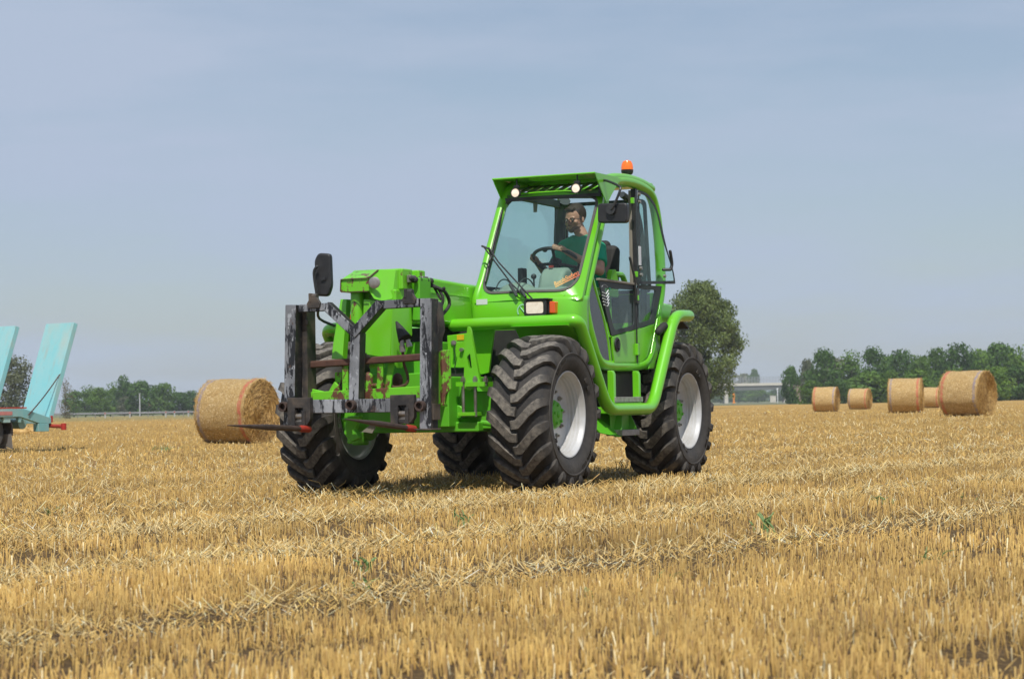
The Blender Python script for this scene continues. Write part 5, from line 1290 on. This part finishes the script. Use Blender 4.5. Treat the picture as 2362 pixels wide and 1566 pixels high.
# ============================================================ TREES
def leaf_mat(name, a, b_):
    m, nt, b, o = newmat(name); at = nt.nodes.new('ShaderNodeAttribute'); at.attribute_name = 'tone'
    oi = nt.nodes.new('ShaderNodeObjectInfo'); ad = nt.nodes.new('ShaderNodeMath'); ad.operation = 'MULTIPLY_ADD'; ad.inputs[1].default_value = .35; nt.links.new(oi.outputs['Random'], ad.inputs[0]); nt.links.new(at.outputs['Fac'], ad.inputs[2])
    nt.links.new(mixc(nt, ad.outputs[0], a, b_), b.inputs['Base Color']); b.inputs['Roughness'].default_value = .6; b.inputs['Specular IOR Level'].default_value = .3
    tl = nt.nodes.new('ShaderNodeBsdfTranslucent'); nt.links.new(mixc(nt, ad.outputs[0], a, b_), tl.inputs[0]); ms = nt.nodes.new('ShaderNodeMixShader'); ms.inputs[0].default_value = .25
    nt.links.new(b.outputs[0], ms.inputs[1]); nt.links.new(tl.outputs[0], ms.inputs[2]); nt.links.new(ms.outputs[0], o.inputs[0]); return m
bark = simple('bark', (.10,.085,.065), .9, scale=6, bmp=.5)
def crown_mesh(name, mat, seed, lobes, leaves, lsz, H, Wd, base=.15, shape='round', LR=(.12,.22)):
    """unit-free crown: lobes spread over an uneven hull, leaf-sized quads on and inside each lobe"""
    g = np.random.default_rng(seed); L_ = []
    for i in range(lobes):
        for _ in range(50):
            z = g.uniform(base, 1); a = g.uniform(0, 2*PI)
            if shape == 'round': prof = math.sin(min(1, (z-base)/(1-base)*.93+.10)*PI)**.55
            elif shape == 'tall': prof = math.sin(min(1, (z-base)/(1-base)*.90+.10)*PI)**.8*.8
            else: prof = (1-((z-base)/(1-base))**2.2)**.5
            prof *= .85+.22*math.sin(a*2+seed)*math.sin(z*7+seed*1.7)+.08*g.normal()
            rr = prof*math.sqrt(g.uniform(.05, 1))
            if prof > .1: break
        L_.append((rr*math.cos(a)*Wd/2*.86, rr*math.sin(a)*Wd/2*.86, z*H*.96, g.uniform(*LR)*min(H, Wd)))
    L_ = np.array(L_); k = g.integers(0, lobes, leaves); c = L_[k]
    d = g.normal(size=(leaves, 3)); d /= np.linalg.norm(d, axis=1)[:,None]; rad = g.uniform(.25, 1.08, leaves)**.6
    P = c[:,:3]+d*(c[:,3]*rad)[:,None]*np.array([1.15,1.15,.8]); P[:,2] = np.maximum(P[:,2], .04*H)
    nrm = d*.6+g.normal(size=(leaves, 3))*.6+np.array([0,0,.35]); nrm /= np.linalg.norm(nrm, axis=1)[:,None]
    up = g.normal(size=(leaves, 3)); t1 = np.cross(nrm, up); t1 /= np.linalg.norm(t1, axis=1)[:,None]; t2 = np.cross(nrm, t1)
    s = lsz*g.uniform(.5, 1.3, leaves)[:,None]
    Q = np.stack([P-t1*s*.5, P-t2*s*.35+nrm*s*.08, P+t1*s*.55, P+t2*s*.35-nrm*s*.05], 1).astype(np.float32)
    me = bpy.data.meshes.new(name); me.vertices.add(leaves*4); me.vertices.foreach_set('co', Q.reshape(-1)); me.loops.add(leaves*4); me.loops.foreach_set('vertex_index', np.arange(leaves*4, dtype=np.int32))
    me.polygons.add(leaves); me.polygons.foreach_set('loop_start', (np.arange(leaves)*4).astype(np.int32)); me.polygons.foreach_set('loop_total', np.full(leaves, 4, np.int32)); me.update()
    tone = np.clip(g.uniform(0, .45, leaves)+g.uniform(0, .4, lobes)[k], 0, 1); at = me.attributes.new('tone', 'FLOAT', 'POINT'); at.data.foreach_set('value', np.repeat(tone, 4).astype(np.float32))
    me.materials.append(mat); return me, L_
def trunk_mesh(L_, H, seed, r0):
    r = random.Random(seed); m = MB()
    top = .62*H; m.tube(smoothpath([(0,0,-.6), (0,0,0), (r.uniform(-.02,.02)*H, r.uniform(-.02,.02)*H, H*.3), (r.uniform(-.03,.03)*H, 0, top)], 3), [r0*1.3,r0*1.25,r0*1.15,r0*1.0,r0*.95,r0*.85,r0*.75,r0*.6,r0*.5,r0*.35][:10], 8)
    for i in r.sample(range(len(L_)), min(14, len(L_))):
        e = V(*L_[i][:3]); z = min(top*.95, max(.12*H, e.z*r.uniform(.35,.7))); b = V(0,0,z); mid = b+(e-b)*.5+V(0,0,.05*H)
        m.tube([b, mid, e], [r0*.38, r0*.22, r0*.07], 5)
    return m.mesh('trunk', bark, 60)
LM = {'oak': leaf_mat('leaves_oak_green', (.060,.105,.026), (.24,.30,.09)), 'mid': leaf_mat('leaves_mid_green', (.036,.095,.010), (.14,.25,.030)), 'dark': leaf_mat('leaves_dark_green', (.022,.066,.010), (.085,.175,.028)),
      'olive': leaf_mat('leaves_grey_olive', (.055,.070,.035), (.19,.21,.12)), 'bright': leaf_mat('leaves_bright_green', (.045,.115,.014), (.15,.26,.04)), 'brown': leaf_mat('leaves_brownish', (.10,.085,.045), (.20,.18,.09))}
protos = {}
def tree(x, y, h, w, kind, label, seed=0, shape='round', leaves=2600, lobes=26, lsz=.40, base=.12, group=None, cat='tree', name='tree', z=-.1, key=None, LR=(.13,.24)):
    key = key or (kind, seed % 3, shape, base)
    if key not in protos:
        me, L_ = crown_mesh('crown', LM[kind], seed*7+11, lobes, leaves, lsz/ (h/10.0), 10.0, 10.0, base, shape, LR); protos[key] = (me, trunk_mesh(L_, 10.0, seed, .22))
    cm, tm = protos[key]; e = empty(name, (x, y, z), (seed*2.4) % 6.28); e.scale = (w/10.0, w/10.0, h/10.0)
    o = bpy.data.objects.new('crown', cm); col.objects.link(o); o.parent = e; o = bpy.data.objects.new('trunk', tm); col.objects.link(o); o.parent = e
    tag(e, label, cat, group); return e
def at(px, dist): return (px-1181)/5000*dist
def row(lst, d, group, hz0=None):
    for i, (px, top, wpx, kind, shape, label) in enumerate(lst):
        dd = d*(1+.04*math.sin(i*2.3)); hor = 933-.018*(px-1181); h = (hor-top)/5000*dd+.69+.2; w = wpx/5000*dd*1.12
        bush = label.find('bush') >= 0
        tree(at(px, dd), dd, h*1.03, w*1.15, kind, label, seed=i+int(d), shape=shape, lsz=.5*d/350, base=.02 if bush or d > 300 else .10, group=group, leaves=4200, lobes=34, name='bush' if bush else 'tree', cat='bush' if bush else 'tree')
row([(1822,850,36,'dark','round','small dark tree leftmost of the right tree line, beside the bridge end'),
     (1860,834,44,'olive','tall','greyish tree second in the right tree line'),
     (1893,814,76,'dark','round','dark tree with a broad crown above the leftmost right bale'),
     (1925,822,84,'olive','round','grey-green tree with wide crown above the small distant bale'),
     (1962,814,74,'mid','round','green tree with flat top in the right line'),
     (2010,809,66,'dark','round','dark rounded tree highest before the dip in the tree line'),
     (2045,832,56,'mid','round','lower tree in the dip of the right tree line'),
     (2078,817,74,'dark','round','dark tree above the square-on bale'),
     (2120,822,60,'mid','round','green tree between the two large bales'),
     (2160,814,66,'mid','round','green tree just left of the biggest bale'),
     (2208,803,80,'dark','round','tall tree rising behind the biggest bale'),
     (2258,808,66,'mid','round','green tree behind the right end of the biggest bale'),
     (2305,799,78,'dark','round','tallest tree of the right line near the frame edge'),
     (2350,803,66,'mid','round','tree cut by the right frame edge'),
     (2400,802,70,'dark','round','tree just beyond the right frame edge'),
     (2440,806,70,'mid','round','tree farther beyond the right frame edge')], 360, 'trees of the right tree line')
row([(1868,884,60,'mid','round','low bush at the foot of the greyish tree'),
     (2002,864,84,'bright','round','light green bush beside the small distant bale'),
     (2112,854,62,'bright','round','bright bush between the two large bales'),
     (2052,862,50,'mid','round','dark low bush left of the square-on bale'),
     (2205,850,80,'mid','round','wide bush behind the biggest bale'),
     (2292,846,70,'mid','round','bush right of the biggest bale'),
     (2345,850,70,'dark','round','dark bush at the right frame edge'),
     (1925,880,60,'dark','round','dark bush behind the leftmost right bale'),
     (2400,850,60,'mid','round','bush beyond the right frame edge')], 300, 'bushes along the right tree line')
row([(195,893,60,'mid','round','green tree nearest the raised ramp in the left tree line'),(168,905,54,'dark','round','low dark tree between ramp and left tree line'),(228,900,50,'mid','round','low green tree left of the dark tall one'),(252,886,52,'mid','round','green tree beside the tallest left tree'),
     (285,875,44,'dark','tall','tallest dark tree of the left line'),(322,883,52,'dark','round','round blue-green tree beside the pole'),(350,908,40,'mid','round','low tree right of the pole'),(374,885,62,'mid','round','broad green tree between pole and left bale'),
     (410,908,44,'dark','round','low hazy tree near the left bale'),(440,906,48,'dark','round','hazy tree touching the left bale'),(475,900,50,'dark','round','tree hidden behind the left bale'),(300,915,60,'olive','round','pale low tree in front of the pole')], 460, 'trees of the left tree line')
e = tree(at(22,250), 250, 7.6, 8.0, 'olive', 'big silvery grey-green tree seen between the trailer ramps', seed=5, leaves=6000, lobes=60, lsz=.30, base=.03, key='willow1', LR=(.08,.17))
tree(at(-45,255), 255, 7.0, 6.0, 'olive', 'silvery tree at the left frame edge', seed=8, leaves=6000, lobes=60, lsz=.30, base=.03, key='willow1', LR=(.08,.17))
tree(at(148,245), 245, 4.8, 2.4, 'brown', 'thin brownish half-bare shrub behind the raised ramp', seed=6, leaves=900, lobes=20, lsz=.22, base=.05, shape='tall', key='brown1', name='shrub', cat='shrub')
# the large solitary tree right of the cab
e = tree(at(1617,205), 205, 12.5, 9.6, 'oak', 'large leafy tree standing behind the rear of the machine', seed=4, leaves=42000, lobes=150, lsz=.26, base=.12, key='oak', LR=(.055,.12))
row([(1665,858,60,'olive','round','pale bush-like tree behind the bridge railing'),(1715,866,50,'olive','round','rounded pale tree over the bridge deck'),(1738,858,28,'dark','tall','slim dark tree over the bridge deck')], 1150, 'trees beyond the bridge')
row([(1660,902,60,'mid','round','hazy bush under the left bridge span'),(1700,900,60,'dark','round','hazy dark bush behind the orange post'),(1745,899,60,'mid','round','hazy bush under the middle of the bridge'),(1790,900,50,'dark','round','hazy bush near the bridge abutment'),(1620,902,60,'dark','round','hazy bush hidden by the rear tyre')], 1000, 'bushes seen under the bridge')

# ============================================================ ROAD, BRIDGE, RAIL, POLE
asph = simple('asphalt', (.20,.20,.20), .85, c2=(.15,.15,.15), scale=.4)
m = MB(); m.add([(-110,262,-.10),(330,880,-.10),(330,892,-.10),(-110,272,-.10)], [(0,1,2,3)]); o = m.build('road', asph, None, 0, 0); tag(o, 'grey asphalt road running behind the field', 'road', kind='structure')
conc = simple('concrete', (.60,.57,.50), .85, c2=(.48,.45,.40), scale=1.5); concd = simple('concrete_girder', (.13,.14,.14), .85)
br = empty('bridge', (at(1680,800), 800, 0)); tag(br, 'grey concrete road bridge with mesh railing behind the field', 'bridge')
def bx(px): return (px-1680)/5000*800
m = MB(); m.box2((bx(1560),-4,6.0),(bx(1822),4,7.0)); m.build('deck_edge', conc, br)
m = MB(); m.box2((bx(1560),-3.6,4.4),(bx(1816),3.6,5.99)); m.build('girder', concd, br)
m = MB()
for k in range(41):
    x_ = bx(1560)+(bx(1832)-bx(1560))*k/40; m.box2((x_-.07,-4.0,7.0),(x_+.07,-3.85,9.2))
for zz in (7.5, 8.0, 8.5, 9.1): m.box2((bx(1560),-3.98,zz-.06),(bx(1832),-3.88,zz+.06))
m.build('railing', simple('grey_railing', (.34,.35,.38), .6), br)
for px in (1610, 1671):
    m = MB(); m.box2((bx(px)-.65,-3.2,-.4),(bx(px)+.65,3.2,4.39)); m.box2((bx(px)-.9,-3.5,3.7),(bx(px)+.9,3.5,4.38)); m.build('pier', conc, br)
m = MB(); m.prism([(bx(1804),-4,-.4),(bx(1816),-4,5.9),(bx(1834),-4,7.5),(bx(1850),-4,6.5),(bx(1850),-4,-.4)], (0,8,0)); m.build('abutment', simple('brick_red_abutment', (.30,.20,.16), .9, scale=.6), br)
m = MB(); m.prism([(bx(1801),-4.2,-.4),(bx(1805),-4.2,-.4),(bx(1818),-4.2,6.0),(bx(1814),-4.2,6.0)], (0,.3,0)); m.build('abutment_edge', conc, br)
m = MB(); p = (at(1690,700), 700); m.rod([(0,0,-.1),(0,0,1.1)], .28, 12); m.rod([(0,0,1.2),(0,0,2.5)], .38, 12); m.box((0,0,-.2),(.9,.9,.4)); o = m.build('road_marker', simple('orange_plastic', (.85,.28,.01), .5), None); o.location = (p[0], p[1], .2); tag(o, 'orange road marker post standing under the bridge', 'marker')
m = MB(); m.box((0,0,1.0),(1.9,1.2,2.2)); m.box((0,0,2.15),(2.1,1.4,.12)); m.box((0,-.62,1.0),(1.2,.04,1.6)); o = m.build('utility_cabinet', conc, None, .05); o.location = (at(1780,720), 720, -.1); tag(o, 'white utility cabinet beneath the right end of the bridge', 'cabinet')
m = MB(); m.rod([(0,0,-.3),(0,0,4.4)], .16, 10); m.box((0,0,4.3),(.5,.3,.3)); o = m.build('sign_post', M['white'], None); o.location = (at(1791,715), 715, 0); tag(o, 'pale post standing beside the white cabinet', 'post')
gr_ = empty('guard_rail', (at(290,246), 246, 0), .0); tag(gr_, 'long grey road guard rail behind the left of the field', 'guard rail')
x0, x1 = at(95,246)-at(290,246), at(640,246)-at(290,246)
m = MB()
prf = [(0,.42),(.03,.46),(0,.50),(0,.54),(.03,.58),(0,.62)]
for i in range(len(prf)-1): (a, b2), (c_, d_) = prf[i], prf[i+1]; m.add([(x0,-a,b2),(x1,-a,b2),(x1,-c_,d_),(x0,-c_,d_)], [(0,1,2,3)])
m.build('rail', simple('galvanised_rail', (.26,.27,.29), .6, .2), gr_)
k = x0
while k < x1:
    m = MB(); m.box((k,.06,.22),(.08,.06,.75)); m.build('post', M['steel'], gr_); k += 2.0
for i, px in enumerate((240, 297, 380, 400, 432)):
    e = empty('delineator', (at(px,243), 243, -.1), 0); tag(e, 'white roadside delineator post, %s' % ('nearest the ramp', 'second from the ramp', 'middle one of the row', 'next to the middle one with red top', 'nearest the left bale')[i], 'delineator post', 'delineators along the road')
    m = MB(); m.prism([(-.07,-.06,0),(.07,-.06,0),(.07,-.06,.75),(-.07,-.06,.80)], (0,.12,0)); m.build('post', simple('weathered_white', (.42,.42,.41), .7), e)
    m = MB(); m.box((0,-.005,.64),(.146,.14,.12)); m.build('reflector', M['red'], e)
m = MB(); m.tube([(0,0,-.2),(0,0,4.0)], [.13,.09], 10); m.box((0,0,3.95),(.3,.2,.12)); o = m.build('light_pole', simple('galvanised_pole', (.5,.5,.5), .5), None); o.location = (at(320,400), 400, 0); tag(o, 'thin pale pole standing before the left tree line', 'pole')
e = empty('farmhouse', (at(341,455), 452, -.1)); tag(e, 'tiny house with tiled roof peeping between the left trees', 'house')
m = MB(); m.box2((-1.2,-1,0),(1.2,1,1.9)); m.build('wall', simple('plaster', (.5,.40,.30), .9), e)
m = MB(); m.prism([(-1.4,-1.3,1.9),(1.4,-1.3,1.9),(0,-1.3,2.7)], (0,2.6,0)); m.build('roof', simple('roof_tile', (.42,.20,.12), .9), e)

# ============================================================ HAZE
m = MB(); m.box2((-1300,-30,-1.6),(1300,1600,22))
hz = m.build('haze', None, None, 0, 0); hm = bpy.data.materials.new('haze_air'); hm.use_nodes = True; nt = hm.node_tree; nt.nodes.clear()
out = nt.nodes.new('ShaderNodeOutputMaterial'); pv = nt.nodes.new('ShaderNodeVolumePrincipled'); pv.inputs['Color'].default_value = (.88,.95,1.0,1); pv.inputs['Density'].default_value = .00022; pv.inputs['Anisotropy'].default_value = -.2
nt.links.new(pv.outputs[0], out.inputs['Volume']); hz.data.materials.clear(); hz.data.materials.append(hm); tag(hz, 'thin pale summer haze over the field', 'haze', kind='stuff')

# ============================================================ one mesh per separate piece
def islands(me):
    """vertex sets of the connected pieces, merged where their boxes touch"""
    n = len(me.vertices); par = list(range(n))
    def find(a):
        while par[a] != a: par[a] = par[par[a]]; a = par[a]
        return a
    for e in me.edges:
        a, b = find(e.vertices[0]), find(e.vertices[1])
        if a != b: par[a] = b
    comp = {}
    for v in me.vertices: comp.setdefault(find(v.index), []).append(v.index)
    boxes = []
    for k, vs in comp.items():
        c = np.array([me.vertices[i].co[:] for i in vs]); boxes.append([c.min(0)-.003, c.max(0)+.003, set(vs)])
    ch = True
    while ch:
        ch = False
        for i in range(len(boxes)):
            for j in range(i+1, len(boxes)):
                if np.all(boxes[i][0] <= boxes[j][1]) and np.all(boxes[j][0] <= boxes[i][1]):
                    boxes[i] = [np.minimum(boxes[i][0], boxes[j][0]), np.maximum(boxes[i][1], boxes[j][1]), boxes[i][2] | boxes[j][2]]; boxes.pop(j); ch = True; break
            if ch: break
    return [b[2] for b in boxes]
def split_mesh(me):
    isl = islands(me)
    if len(isl) < 2: return [me]
    out = []
    for vs in isl:
        bm = bmesh.new(); bm.from_mesh(me); bm.verts.ensure_lookup_table()
        bmesh.ops.delete(bm, geom=[v for v in bm.verts if v.index not in vs], context='VERTS')
        m2 = bpy.data.meshes.new(me.name); bm.to_mesh(m2); bm.free()
        for mt in me.materials: m2.materials.append(mt)
        out.append(m2)
    return out
SPLIT = {'wheel_nut','upright_web','front_mudguard','rear_mudguard','pane_bolt','hose_clamp','mudguard','axle_stud','front_plate','hinge_cover','hose_coupling','wiper_arm','wiper_sleeve','frame_foot','boom_collar','fuel_tank','bulkhead','interior_lining','step_bracket','lower_step_bracket','rear_body','steering_link','eye','cab_wall','right_pillar','axle_bracket','boom_head_cheek','boom_head_plate','hydraulic_hose','carriage','side_console','boom_nose_link','right_lamp_bracket','door_hinge','wiper_blade','control_lever','carriage_side_plate','dash_vent_strip','seat'}
done = {}
for o in [o for o in col.objects if o.type == 'MESH' and o.parent and o.name.split('.')[0] in SPLIT]:
    me = o.data
    if me.name not in done: done[me.name] = split_mesh(me)
    L_ = done[me.name]
    if len(L_) > 1:
        for m2 in L_[1:]:
            c = o.copy(); c.data = m2; col.objects.link(c)
        o.data = L_[0]
